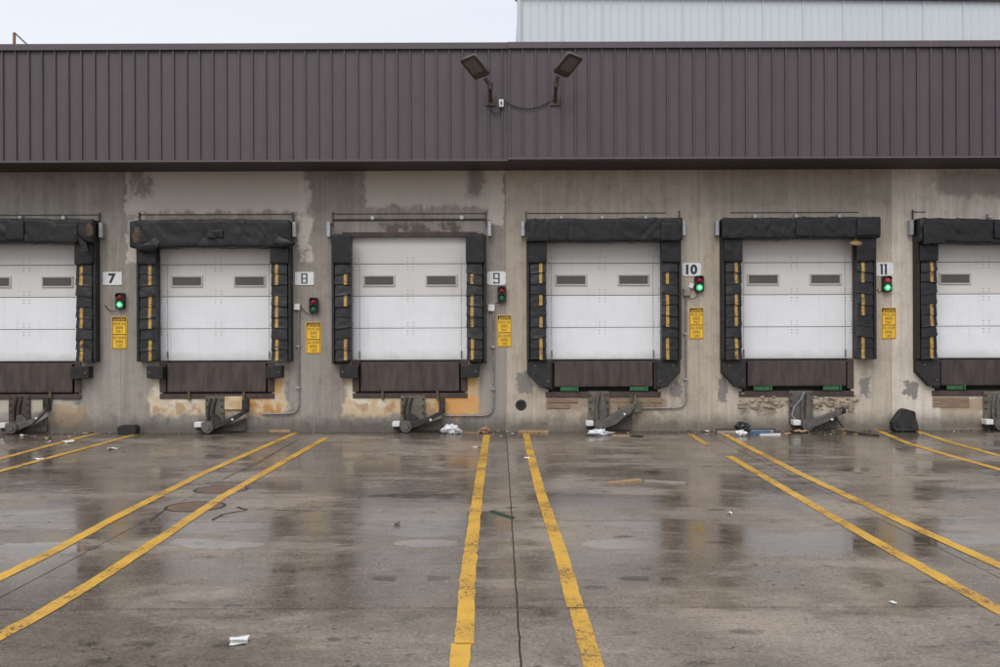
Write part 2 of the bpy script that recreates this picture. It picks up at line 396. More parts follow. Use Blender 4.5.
M['steel_brown'] = simple('brown_steel', (.050, .032, .029), (.085, .056, .048), 5, (.45, .65), .15, .25, 50, (1, 1, .4))
M['plate'] = simple('leveler_plate', (.046, .032, .029), (.090, .066, .058), 3.5, (.38, .6), .2, .2, 60, (2.2, 1, .5))
M['pit'] = simple('pit_dark', (.012, .011, .010), (.02, .018, .016), 5, (.8, .9))  # near-black colour in place of the shade inside pits and holes
M['green'] = simple('green_paint', (.030, .155, .055), (.022, .085, .036), 12, (.4, .6))
M['brass'] = simple('dirty_brass', (.16, .14, .06), (.09, .08, .05), 20, (.4, .6), .4)
def vinyl():
    b = NB('black_vinyl'); n = b.noise(3.5, 6, .6); f = b.noise(120, 2, .6); d = b.noise(7, 5, .7, b.vec(1, 1, .4))
    col = b.mix(b.ss(n, .35, .7), (.0075, .0072, .0085, 1), (.0145, .014, .0155, 1))
    col = b.mix(b.ss(d, .60, .82, 0, .4), col, (.045, .042, .040, 1))
    b.set(col, b.ss(n, .3, .7, .36, .55), 0, .40); b.bump(b.addv(b.mul(b.noise(5, 3, .5), 1.0), b.mul(f, .02)), .4, .03); return b.m
M['vinyl'] = vinyl()
def worn_yellow():
    b = NB('worn_yellow_tape'); n = b.noise(11, 5, .7); oi = b.t.nodes.new('ShaderNodeObjectInfo')
    col = b.mix(b.ss(n, .35, .7), (.47, .27, .045, 1), (.30, .18, .055, 1))
    col = b.mix(b.ss(b.addv(n, b.mul(oi.outputs['Random'], .20)), .66, .84), col, (.06, .045, .03, 1))
    b.set(col, .55); b.bump(n, .2, .01); return b.m
M['stripe'] = worn_yellow()
M['foam'] = simple('torn_foam', (.50, .33, .17), (.30, .19, .09), 18, (.8, .95), 0, .6, 30)
M['foam_dark'] = simple('dirty_foam', (.13, .085, .05), (.06, .045, .032), 14, (.8, .95), 0, .6, 30)
M['rubber'] = simple('black_rubber', (.009, .0085, .0085), (.020, .019, .018), 9, (.5, .75), 0, .5, 35)
M['rubber2'] = simple('weathered_rubber', (.026, .024, .023), (.013, .012, .012), 7, (.55, .8), 0, .6, 25)
M['galv'] = simple('galvanised', (.50, .52, .54), (.36, .37, .39), 14, (.35, .5), .5, .1)
M['conduit'] = simple('conduit', (.34, .315, .29), (.20, .18, .165), 10, (.4, .55), .35, .1)
M['whitebox'] = simple('white_plastic', (.74, .74, .72), (.62, .61, .59), 8, (.4, .5), 0, .05)
M['olive'] = simple('olive_grey_steel', (.165, .148, .108), (.095, .083, .063), 9, (.5, .7), .2, .5, 40)
M['dksteel'] = simple('dark_greasy_steel', (.022, .020, .019), (.052, .046, .041), 9, (.4, .65), .3, .4, 40)
M['midsteel'] = simple('grey_worn_steel', (.150, .138, .126), (.090, .080, .071), 8, (.4, .6), .35, .4, 40)
M['guard'] = simple('muddy_guard', (.10, .088, .074), (.05, .044, .038), 12, (.6, .8), .1, .4, 40)
M['cream'] = simple('cream_rusted_plate', (.62, .49, .33), (.50, .33, .17), 9, (.6, .8), 0, .2)
M['sill'] = simple('weathered_sill', (.30, .205, .135), (.19, .125, .083), 7, (.7, .9), 0, .5, 40, (.6, 1, 3))
M['rubble'] = simple('broken_aggregate', (.42, .35, .27), (.20, .155, .115), 10, (.8, .95), 0, .6, 50)
M['roller'] = simple('scuffed_roller', (.150, .138, .128), (.090, .082, .075), 8, (.4, .6), .2, .4, 40)
M['sign_white'] = simple('sign_white', (.76, .76, .76), (.68, .68, .67), 6, (.35, .5), 0, .04)
M['sign_yellow'] = simple('sign_yellow', (.88, .53, .03), (.80, .46, .03), 5, (.35, .5), 0, .04)
M['ink'] = simple('black_ink', (.012, .012, .014), (.02, .02, .022), 8, (.4, .5), 0, 0)
M['ink_blue'] = simple('navy_ink', (.010, .014, .03), (.02, .024, .045), 8, (.4, .5), 0, 0)
M['housing'] = simple('black_housing', (.008, .0085, .008), (.014, .014, .014), 8, (.35, .5), 0, .05)
M['red_lens'] = simple('red_lens', (.26, .008, .018), (.20, .006, .012), 8, (.15, .25), 0, 0)
M['red_lens2'] = simple('faded_red_lens', (.50, .06, .09), (.42, .04, .06), 8, (.2, .3), 0, 0)
M['green_lens'] = simple('green_lens', (.010, .17, .075), (.008, .12, .05), 8, (.15, .25), 0, 0)
M['green_lit'] = glow('lit_green_lens', (.08, .85, .30), .75, (.02, .25, .1))
M['green_core'] = glow('lit_green_core', (.5, 1.0, .70), 1.15, (.2, .5, .3))
M['bronze'] = simple('bronze_housing', (.085, .062, .053), (.060, .045, .040), 8, (.35, .5), .1, .05)
b = NB('lamp_glass'); b.set(b.mix(b.noise(40, 2), (.11, .10, .09, 1), (.17, .155, .14, 1)), .3); M['lens'] = b.m
M['cable'] = simple('black_cable', (.012, .012, .012), (.02, .02, .02), 10, (.5, .6), 0, 0)
M['rust'] = simple('rusty_iron', (.21, .095, .045), (.075, .045, .032), 9, (.6, .85), .2, .6, 45)
M['lid'] = simple('worn_iron_lid', (.22, .115, .065), (.13, .11, .095), 7, (.45, .75), .1, .6, 45)
M['rust_post'] = simple('rusty_post', (.33, .15, .07), (.20, .10, .06), 12, (.6, .8), .1, .3)
M['paper'] = simple('white_paper', (.78, .78, .77), (.66, .66, .65), 10, (.5, .7), 0, .1)
M['bag'] = simple('white_plastic_film', (.78, .79, .80), (.64, .65, .67), 12, (.25, .4), 0, .3)
M['card'] = simple('brown_card', (.36, .215, .13), (.24, .14, .085), 9, (.7, .9), 0, .3)
M['wood'] = simple('pale_wood', (.44, .29, .16), (.30, .19, .10), 10, (.6, .8), 0, .3, 60, (.5, 6, 6))
M['greywood'] = simple('grey_wood', (.36, .33, .29), (.24, .215, .18), 10, (.6, .8), 0, .3, 60, (.5, 6, 6))
M['blue'] = simple('faded_blue', (.10, .19, .30), (.07, .13, .21), 8, (.5, .6))
M['binbag'] = simple('black_film', (.012, .012, .013), (.022, .022, .024), 9, (.22, .4), 0, .4, 20)
M['redplastic'] = simple('red_plastic', (.45, .07, .04), (.32, .05, .035), 9, (.4, .6))
M['leafgreen'] = simple('dark_green_strip', (.02, .075, .06), (.012, .04, .035), 9, (.3, .4))
M['stone'] = simple('pebble', (.22, .20, .18), (.13, .12, .11), 12, (.7, .9), 0, .5)

# ------------------------------------------------------------------ ground
ground = MB().add([(-300, -300, -.014), (300, -300, -.014), (300, 300, -.014), (-300, 300, -.014)], [(0, 1, 2, 3)]).build('ground', M['joint'])
ground.data.materials.clear(); ground.data.materials.append(M['yard'])
ground['kind'] = 'structure'
fill = MB().add([(-20.6, -32.6, -.010), (20.6, -32.6, -.010), (20.6, .05, -.010), (-20.6, .05, -.010)], [(0, 1, 2, 3)]).build('joint_filler', M['joint'], ground)
PITCH = 193.0 / S
jx = [G(506.3, 433).x + k * PITCH for k in range(-5, 7)]
jy = [0.0, -2.92, -5.86, -8.82, -11.88, -14.9, -17.9, -20.9, -23.9, -26.9, -29.9]
for r in range(len(jy) - 1):
    for c in range(len(jx) - 1):
        g0 = .006 if abs(jx[c] - jx[5]) < .01 else .005
        g1 = .006 if abs(jx[c + 1] - jx[5]) < .01 else .005
        x0, x1, y1, y0 = jx[c] + g0, jx[c + 1] - g1, jy[r] - (.008 if r else 0), jy[r + 1] + .008
        dz = random.uniform(-.002, .0)
        n = 28; ed = []
        for i in range(n): ed.append((x0 + (x1 - x0) * i / n, y0, 0))
        for i in range(n): ed.append((x1, y0 + (y1 - y0) * i / n, 0))
        for i in range(n): ed.append((x1 - (x1 - x0) * i / n, y1, 0))
        for i in range(n): ed.append((x0, y1 - (y1 - y0) * i / n, 0))
        top = []
        for (x, y, z) in ed:
            j = .006 * fbm((x * 6.1, y * 6.3, 1.7 + r), 4)
            top.append((x + (j if x in (x0, x1) else 0), y + (j if y in (y0, y1) else 0), dz))
        k = len(top)
        mb = MB().add(top + [(p[0], p[1], -.05) for p in top], [tuple(range(k))] + [(i, (i + 1) % k, k + (i + 1) % k, k + i) for i in range(k)])
        mb.build('slab', M['yard'], ground)

def painted_line(pts, wid=.118, seed=0):
    P = [G(*p) for p in pts]; rows = []
    for a, c in zip(P[:-1], P[1:]):
        n = max(2, int((c - a).length / .12))
        for i in range(n): rows.append(a.lerp(c, i / n))
    rows.append(P[-1]); g = []
    for k, p in enumerate(rows):
        t = (rows[min(k + 1, len(rows) - 1)] - rows[max(k - 1, 0)]).normalized(); nrm = Vector((t.y, -t.x, 0))
        e1 = .010 * fbm((p.x * 2, p.y * 9, seed), 4); e2 = .010 * fbm((p.x * 2, p.y * 6, seed + 9), 3)
        g.append([p - nrm * (wid / 2 + e1) + Vector((0, 0, .004)), p + nrm * (wid / 2 + e2) + Vector((0, 0, .004))])
    MB().grid(g).build('painted_line', M['line'], ground)
def C1(a): return [(x / 2.7, 420 + y / 2.7) for x, y in a]
def C2(a): return [(325 + x / 2.7, 420 + y / 2.7) for x, y in a]
def C3(a): return [(650 + x / 2.7, 420 + y / 2.7) for x, y in a]
painted_line(C1([(262, 36), (130, 70), (0, 105), (-300, 186)]), seed=1)
painted_line(C1([(372, 37), (250, 71), (0, 138), (-300, 222)]), seed=2)
painted_line(C1([(798, 35), (540, 148), (300, 270), (150, 352), (0, 426), (-200, 525)]), seed=3)
painted_line(C1([(880, 48), (600, 208), (520, 262), (270, 428), (95, 533), (0, 583), (-150, 672)]), seed=4)
painted_line(C2([(437, 40), (426, 110), (414, 190), (404, 270), (385, 430), (376, 606)]), seed=5)
painted_line(C2([(367, 604), (358, 740)]), seed=15)
painted_line(C2([(542, 36), (552, 80), (580, 190), (640, 370), (676, 507)]), seed=6)
painted_line(C2([(681, 510), (740, 715)]), .115, seed=16)
painted_line(C3([(108, 38), (156, 69)]), .11, seed=7)
painted_line(C3([(213, 98), (350, 178), (510, 272), (700, 380), (930, 507), (1050, 574)]), seed=17)
painted_line(C3([(180, 27), (265, 73), (405, 145), (700, 284), (945, 394), (1100, 466)]), seed=8)
painted_line(C3([(608, 26), (700, 64), (800, 94), (945, 134), (1100, 176)]), seed=9)
painted_line(C3([(720, 30), (800, 57), (945, 97), (1100, 140)]), seed=10)

def crack(pts, wid=.012, seed=0):
    P = [G(*p) for p in pts]; rows = []
    for a, c in zip(P[:-1], P[1:]):
        n = max(2, int((c - a).length / .05))
        for i in range(n): rows.append(a.lerp(c, i / n))
    rows.append(P[-1]); g = []
    for k, p in enumerate(rows):
        t = (rows[min(k + 1, len(rows) - 1)] - rows[max(k - 1, 0)]).normalized(); nrm = Vector((t.y, -t.x, 0))
        off = nrm * .02 * fbm((p.x * 5, p.y * 5, seed), 4); ww = wid * (.5 + abs(fbm((p.x * 9, p.y * 9, seed + 4), 2)))
        g.append([p + off - nrm * ww + Vector((0, 0, .0025)), p + off + nrm * ww + Vector((0, 0, .0025))])
    MB().grid(g).build('crack', M['joint'], ground)
crack(C1([(405, 273), (445, 243)]), .012, 1)
crack(C1([(575, 270), (600, 255), (665, 243), (640, 235)]), .02, 2)
crack(C1([(665, 240), (760, 243), (880, 246)]), .008, 3)
crack(C1([(600, 160), (700, 115), (800, 55)]), .006, 4)

# ------------------------------------------------------------------ warehouse
SOF = W(500, 161.3, -1.0).z
wh = thing('warehouse', 'long concrete warehouse with brown metal fascia above a row of loading docks', 'building')
CX = [(24 + 193 * k - 500) / S for k in range(6)]
JX = [(121.3 - 193 + 192.6 * k - 500) / S for k in range(7)]
zrow = lambda r: (431.5 - r) / S
OH, OHP = 1.16, 1.04              # half widths of door opening and leveler pit
ZP, ZD, ZT = zrow(396.5), 1.355, 3.76
tint = [(.330, .300, .268), (.305, .276, .246), (.308, .276, .246), (.470, .405, .335), (.480, .416, .346), (.640, .575, .505)]
def wall_panel(x0, x1, cx, colr):
    mb = MB(); T = .26; ztop = SOF + .35
    xs = [x0, cx - OH, cx - OHP, cx + OHP, cx + OH, x1] if cx is not None else [x0, x1]
    zs = [-.06, ZP, ZD, ZT, ztop] if cx is not None else [-.06, ztop]
    hole = set()
    if cx is not None: hole = {(2, 1), (1, 2), (2, 2), (3, 2)}
    nx_, nz_ = len(xs) - 1, len(zs) - 1
    solid = lambda i, j: 0 <= i < nx_ and 0 <= j < nz_ and (i, j) not in hole
    for i in range(nx_):
        for j in range(nz_):
            if not solid(i, j): continue
            a, c, z0, z1 = xs[i], xs[i + 1], zs[j], zs[j + 1]
            mb.add([(a, 0, z0), (c, 0, z0), (c, 0, z1), (a, 0, z1)], [(0, 1, 2, 3)])
            mb.add([(a, T, z0), (c, T, z0), (c, T, z1), (a, T, z1)], [(3, 2, 1, 0)])
            if not solid(i - 1, j): mb.add([(a, 0, z0), (a, 0, z1), (a, T, z1), (a, T, z0)], [(0, 1, 2, 3)])
            if not solid(i + 1, j): mb.add([(c, 0, z0), (c, T, z0), (c, T, z1), (c, 0, z1)], [(0, 1, 2, 3)])
            if not solid(i, j - 1): mb.add([(a, 0, z0), (a, T, z0), (c, T, z0), (c, 0, z0)], [(0, 1, 2, 3)])
            if not solid(i, j + 1): mb.add([(a, 0, z1), (c, 0, z1), (c, T, z1), (a, T, z1)], [(0, 1, 2, 3)])
    o = mb.build('wall_panel', M['wall'], wh, fix=False); o.color = (*colr, 1); return o
JG = .007
for k in range(6): 
    p = wall_panel(JX[k] + JG, JX[k + 1] - JG, CX[k], tint[k])
    MB().box(JX[k] - JG + .001, JX[k] + JG - .001, .006, .1, -.02, SOF + .2).build('joint_sealant', M['sealant'], p)
pl = wall_panel(-20, JX[0] - JG, None, tint[0]); pr = wall_panel(JX[6] + JG, 20, None, tint[5])
MB().box(-20, -19.7, .27, 12, -.05, SOF + 1.8).box(19.7, 20, .27, 12, -.05, SOF + 1.8).box(-20, 20, 12, 12.3, -.05, SOF + 1.8).build('sky_blocking_wall', M['soffit'], wh)  # unseen rear and side walls, added to keep sky light out
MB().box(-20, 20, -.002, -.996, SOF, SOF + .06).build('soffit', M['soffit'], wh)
ZF = W(500, 43.3, -1.0).z
MB().box(-20, 20, -.85, 12.3, ZF - .16, ZF - .1).build('roof', M['roofing'], wh)
XJ = W(507.5, 100, -1.0).x
def fascia(xa, xb, y, dz, off):
    fa = MB().box(xa, xb, y + .012, y + .13, SOF + dz + .002, ZF - .06).build('fascia', M['flashing'], wh)
    p = .2362; z0, z1 = SOF + dz + .03, ZF - .11
    def panel_mesh(w_, rib=True):
        prof = [(0, .010), (0, -.030), (.004, -.034), (.026, -.034), (.030, -.030), (.031, 0), (w_ - .004, 0), (w_ - .004, .010)]
        v = [(x, y + yy, z) for z in (z0, z1) for x, yy in prof]; n = len(prof)
        return MB().add(v, [(i, i + 1, n + i + 1, n + i) for i in range(n - 1)] + [tuple(range(n)), tuple(range(n, 2 * n))[::-1]]).mesh('cladding_panel')
    me = panel_mesh(p); me.materials.append(M['fascia'])
    x = xa + off
    if off > .03:
        m0 = panel_mesh(off); m0.materials.append(M['fascia']); inst(m0, 'cladding_panel', fa, (xa, 0, 0))
    while x + p <= xb + 1e-4:
        inst(me, 'cladding_panel', fa, (x, 0, 0)); x += p
    if xb - x > .04:
        m1 = panel_mesh(xb - x); m1.materials.append(M['fascia']); inst(m1, 'cladding_panel', fa, (x, 0, 0))
    mb = MB().box(xa, xb, y - .066, y - .036, ZF - .115, ZF, .004).box(xa, xb, y - .0355, y + .2, ZF - .022, ZF - .001)
    mb.build('cap_flashing', M['flashing'], fa)
    MB().box(xa, xb, y - .046, y - .0345, SOF + dz - .004, SOF + dz + .034, .002).build('drip_edge', M['flashing'], fa)
xl0 = W(2.2, 100, -1).x - 60 * .2362
fascia(xl0, XJ, -1.0, 0.0, 0)
fascia(XJ + .001, 19.9, -1.022, .022, .02)

# doors
SEC = [1.36, 1.968, 2.583, 3.198, 3.82]
YD = .105
def sec_mesh(i):
    z0, z1 = SEC[i] + .005, SEC[i + 1] - .005
    mb = MB().box(-OH + .01, OH - .01, YD, YD + .045, z0, z1, .006)
    # shallow stiffening lines pressed along the section edges
    mb.box(-OH + .012, OH - .012, YD - .003, YD + .002, z0 + .03, z0 + .036).box(-OH + .012, OH - .012, YD - .003, YD + .002, z1 - .036, z1 - .03)
    return mb.mesh('door_section')
secs = [sec_mesh(i) for i in range(4)]
for i, m in enumerate(secs): m.materials.append(M['door_low'] if i < 2 else M['door_up'])
zw0, zw1 = zrow(284.2), zrow(276.0)
fm = MB()
xw0, xw1, t = -.272, .272, .030
for a in ((xw0 - t, xw1 + t, zw0 - t, zw0), (xw0 - t, xw1 + t, zw1, zw1 + t), (xw0 - t, xw0, zw0, zw1), (xw1, xw1 + t, zw0, zw1)):
    fm.box(a[0], a[1], YD - .022, YD - .001, a[2], a[3], .004)
fmm = fm.mesh('window_frame'); fmm.materials.append(M['gasket'])
pm = MB().box(xw0, xw1, YD - .008, YD - .0015, zw0, zw1).mesh('pane'); pm.materials.append(M['pane'])
hm = MB()
for zc in SEC[1:4]:
    for xc in (-OH + .13, 0, OH - .13):
        for dx in (-.055, .055):
            for dz in (-.11, -.05, .05, .11): hm.cyl((xc + dx, YD + .002, zc + dz), (xc + dx, YD - .009, zc + dz), .0095, .007, 7)
hmm = hm.mesh('hinge_rivets'); hmm.materials.append(M['rivet'])
lm = MB().box(-.012, .012, YD - .03, YD - .001, 1.40, 1.54, .004).box(-.003, .003, YD - .004, YD - .001, 1.54, 3.2)
lmm = lm.mesh('lock_bar'); lmm.materials.append(M['rivet'])
for k, cx in enumerate(CX):
    fr = MB().box(cx - OH - .0, cx - OH + .055, .012, .10, ZD, ZT).box(cx + OH - .055, cx + OH, .012, .10, ZD, ZT)
    fr.box(cx - OH - .12, cx + OH + .12, -.028, -.002, ZT - .055, ZT + .035, .004).box(cx - OH + .056, cx + OH - .056, .012, .10, ZT - .05, ZT - .001)
    d = fr.build('loading_door', M['steel_brown'], wh)
    for m in secs: inst(m, 'door_section', d, (cx, 0, 0))
    for sx in (-1, 1):
        o = .595 + .004 * (k % 2)
        f_ = inst(fmm, 'window_frame', d, (cx + sx * o, 0, 0)); inst(pm, 'pane', d, (cx + sx * o, 0, 0))
        inst(lmm, 'lock_bar', d, (cx + sx * (OH - .19), 0, 0))
    h_ = inst(hmm, 'hinge_rivets', d, (cx, 0, 0)); h_['kind'] = 'stuff'
    MB().box(cx - OH + .01, cx + OH - .01, YD - .006, YD + .05, 1.325, 1.363, .006).build('bottom_seal', M['rubber'], d)

# weathered sill courses and broken concrete under the right-hand levelers
rs = random.Random(5)
panels = [o for o in wh.children if o.name.startswith('wall_panel')]
for k in (3, 5):
    cx = CX[k]
    for (ra, rb_) in ((398.2, 403.2), (403.7, 409.0)):
        x = cx - 1.08
        while x < cx + 1.1:
            wd = rs.uniform(.35, .75); x1 = min(x + wd, cx + 1.12)
            if not (x < cx + .15 and x1 > cx - .3):
                mb = MB().box(x + .004, x1 - .004, -rs.uniform(.012, .026), -.002, zrow(rb_) + rs.uniform(0, .01), zrow(ra) - rs.uniform(0, .012), .006)
                mb.build('sill_block', M['sill'], panels[k])
            x = x1
mb = MB()
for i in range(150):
    x = CX[4] + rs.uniform(-1.08, 1.12)
    if -.3 < x - CX[4] - 7 / S < .2: continue
    s_ = rs.uniform(.018, .06); z_ = zrow(404.5) + rs.gauss(0, .055)
    bm = bmesh.new(); bmesh.ops.create_icosphere(bm, subdivisions=1, radius=s_)
    for v in bm.verts: v.co = Vector((x + v.co.x * 1.4, -.004 + min(.003, v.co.y * .7), z_ + v.co.z * .8)) + Vector((1, .4, 1)) * .012 * fbm(v.co * 40 + Vector((x * 9, 0, 0)), 2)
    mb.bm(bm)
o = mb.build('broken_concrete', M['rubble'], panels[4]); o['kind'] = 'stuff'

# ------------------------------------------------------------------ white building behind
YB = 4.5
wb = thing('metal_clad_building', 'tall pale ribbed metal building rising behind the brown roofline', 'building', (0, 0, 0))
xb0 = W(517.5, 20, YB).x; xb1 = 19.0; zb0 = ZF - .1
wb.location = (xb0, YB, zb0)
sw = 40.1 * (D + YB) / F
def eave(x): return W(1000, -0.6, YB).z + (9.9 - x) * .013
nsh = int((xb1 - xb0) / sw)
def sheet(h):
    prof = []; n = 5; rp = sw / n
    for i in range(n):
        x = i * rp
        d = .034 if i == 0 else .016
        prof += [(x, 0), (x + .012, -d), (x + .034, -d), (x + .046, 0)]
    prof.append((sw - .002, 0))
    v = [(x, y, z) for z in (0, h) for x, y in prof]; k = len(prof)
    return MB().add(v, [(i, i + 1, k + i + 1, k + i) for i in range(k - 1)]).mesh('cladding_sheet')
sm = sheet(1.0); sm.materials.append(M['white_clad'])
for i in range(nsh):
    x = xb0 + .09 + i * sw
    o = inst(sm, 'cladding_sheet', wb, (x - xb0, 0, 0)); o.scale = (1, 1, eave(x + sw / 2) - zb0)
xe = xb0 + .09 + nsh * sw
v = []
for y in (.02, 8): 
    v += [(0.02, y, -.06), (xe - xb0, y, -.06), (xe - xb0, y, eave(xe) - zb0), (.02, y, eave(xb0) - zb0)]
MB().add(v, [(0, 1, 2, 3), (7, 6, 5, 4), (0, 4, 5, 1), (1, 5, 6, 2), (2, 6, 7, 3), (3, 7, 4, 0)]).build('wall', M['white_trim'], wb)
MB().box(-.012, .088, -.045, .019, -.05, eave(xb0) - zb0 - .03, .004).build('corner_trim', M['white_trim'], wb)
MB().add([(x - xb0, y, eave(x) - zb0 + dz) for x in (xb0 - .05, xe + .1) for y in (-.10, .3) for dz in (-.03, .10)],
         [(0, 1, 3, 2), (4, 6, 7, 5), (0, 4, 5, 1), (2, 3, 7, 6), (0, 2, 6, 4), (1, 5, 7, 3)]).build('eave_flashing', M['flashing'], wb)

# ------------------------------------------------------------------ docks
WHO = ['the leftmost door', 'door eight, left of its sign', 'door nine, left of its sign', 'door ten, left of its sign', 'door eleven, left of its sign', 'the rightmost door']

# side-pad pleat: an overlapping flap wrapped over the pad, bulging at its lower edge
PW, PH = .285, .215
def pleat_mesh(seed, tape=False):
    rows = []
    xs = [-.5, -.5, -.5, -.38, -.18, .02, .22, .4, .5, .5, .5]
    ys = [.16, .06, 0, -.006, -.010, -.012, -.010, -.006, 0, .06, .16]
    for r in range(7):
        t = r / 6; z = -t * (PH + .02); row = []
        for x, y in zip(xs, ys):
            n = fbm((x * 3 + seed, t * 3, seed * 1.7), 3)
            sag = .016 * math.cos(x * 3.1 + seed) * t
            row.append((x * PW * (1 + .07 * t), y - .012 - .030 * t + .016 * n * t, z - sag - .012 * n * t))
        rows.append(row)
    last = rows[-1]; rows.append([(x * .96, y + (.045 if y < .1 else 0), z + .02) for x, y, z in last])
    if not tape:
        mb = MB().grid(rows); me = mb.mesh('pleat', 50); me.materials.append(M['vinyl']); return me
    g = []
    for row in rows[:7]:
        a, c = Vector(row[5]), Vector(row[7])
        ctr = a.lerp(c, .35); g.append([(ctr.x - .029, ctr.y - .006, ctr.z), (ctr.x, ctr.y - .008, ctr.z), (ctr.x + .029, ctr.y - .005, ctr.z)])
    back = [[(x, y + .004, z) for x, y, z in r] for r in g]
    mb = MB(); mb.grid([a + b_[::-1] for a, b_ in zip(g, back)], close_u=True)
    me = mb.mesh('stripe'); me.materials.append(M['stripe']); return me
pleats = [pleat_mesh(s) for s in (1.3, 4.1, 7.7)]
tapes = [pleat_mesh(s, True) for s in (1.3, 4.1, 7.7)]

def cushion(x0, x1, y0, y1, z0, z1, seed, amp=.016, nx=40, wave=0.0, slope=0.0, r=.05, crease=1.0):
    """a stuffed fabric cushion: rounded box section swept along x, wrinkled"""
    sec = []
    for (cy, cz, a0) in ((y1 - r, z1 - r, 0), (y0 + r, z1 - r, 90), (y0 + r, z0 + r, 180), (y1 - r, z0 + r, 270)):
        for k in range(4): an = R(a0 + 30 * k); sec.append((cy + r * math.cos(an), cz + r * math.sin(an)))
    ex = []
    for i in range(len(sec)):
        a, c = sec[i], sec[(i + 1) % len(sec)]; ex.append(a)
        L_ = math.hypot(c[0] - a[0], c[1] - a[1])
        for q in range(1, int(L_ / .05) + 1): f = q / (int(L_ / .05) + 1); ex.append((a[0] + (c[0] - a[0]) * f, a[1] + (c[1] - a[1]) * f))
    cyy, czz = (y0 + y1) / 2, (z0 + z1) / 2; rows = []
    rr_ = random.Random(int(seed * 31) + 5); L0 = x1 - x0
    folds = [(rr_.uniform(x0, x1), rr_.uniform(-1.1, 1.1), rr_.uniform(.012, .035), rr_.choice((-1, 1, 1)) * rr_.uniform(.008, .022), rr_.uniform(z0, z1), rr_.uniform(.1, .3)) for _ in range(int(L0 * 9) if L0 > 1 else 3)]
    for i in range(nx + 1):
        t = i / nx; x = x0 + (x1 - x0) * t; row = []
        sh = .94 if i in (0, nx) else 1.0
        dz = wave * math.sin(t * math.pi * 1.0 + seed) + slope * t + .012 * fbm((x * 1.3, seed, 0), 2)
        for y, z in ex:
            n = fbm((x * 3.2 + seed + z * 4, z * 5, y * 4 + seed), 4) + crease * .8 * mnoise.ridged_multi_fractal(Vector((x * 1.6 + z * 2.5 + seed, z * 2.2, y * 2)), 1, 2, 3, 1, 2) * .35
            fo = 0.0
            for fx, sl_, wd, am, fz0, ln in folds:
                d_ = (x - fx) - sl_ * (z - fz0) * 1.2
                if abs(d_) < .12: fo += am * math.exp(-(d_ / wd) ** 2) * math.exp(-((z - fz0) / ln) ** 2)
            n += fo / max(amp, .004) * .8
            fy, fz = (y - cyy) * sh, (z - czz) * sh; L_ = max(.01, math.hypot(fy, fz))
            k = 1 + amp * n / L_ if y < y1 - .01 else 1
            row.append((x, cyy + fy * k, czz + fz * k + dz))
        rows.append(row)
    mb = MB().grid(rows, close_u=True); n = len(ex)
    mb.add(rows[0], [tuple(range(n))]); mb.add(rows[-1], [tuple(range(n))[::-1]])
    return mb

def blob(mb, c, sx, sy, sz, seed, amp=.35, sub=2, m=0, flat=None):
    bm = bmesh.new(); bmesh.ops.create_icosphere(bm, subdivisions=sub, radius=1)
    for v in bm.verts:
        n = fbm(v.co * 1.7 + Vector((seed, seed * 2.3, 0)), 4); q = v.co * (1 + amp * n)
        z = q.z * sz
        if flat is not None: z = max(z, -flat)
        v.co = Vector((c[0] + q.x * sx, c[1] + q.y * sy, c[2] + z))
    mb.bm(bm, m); return mb

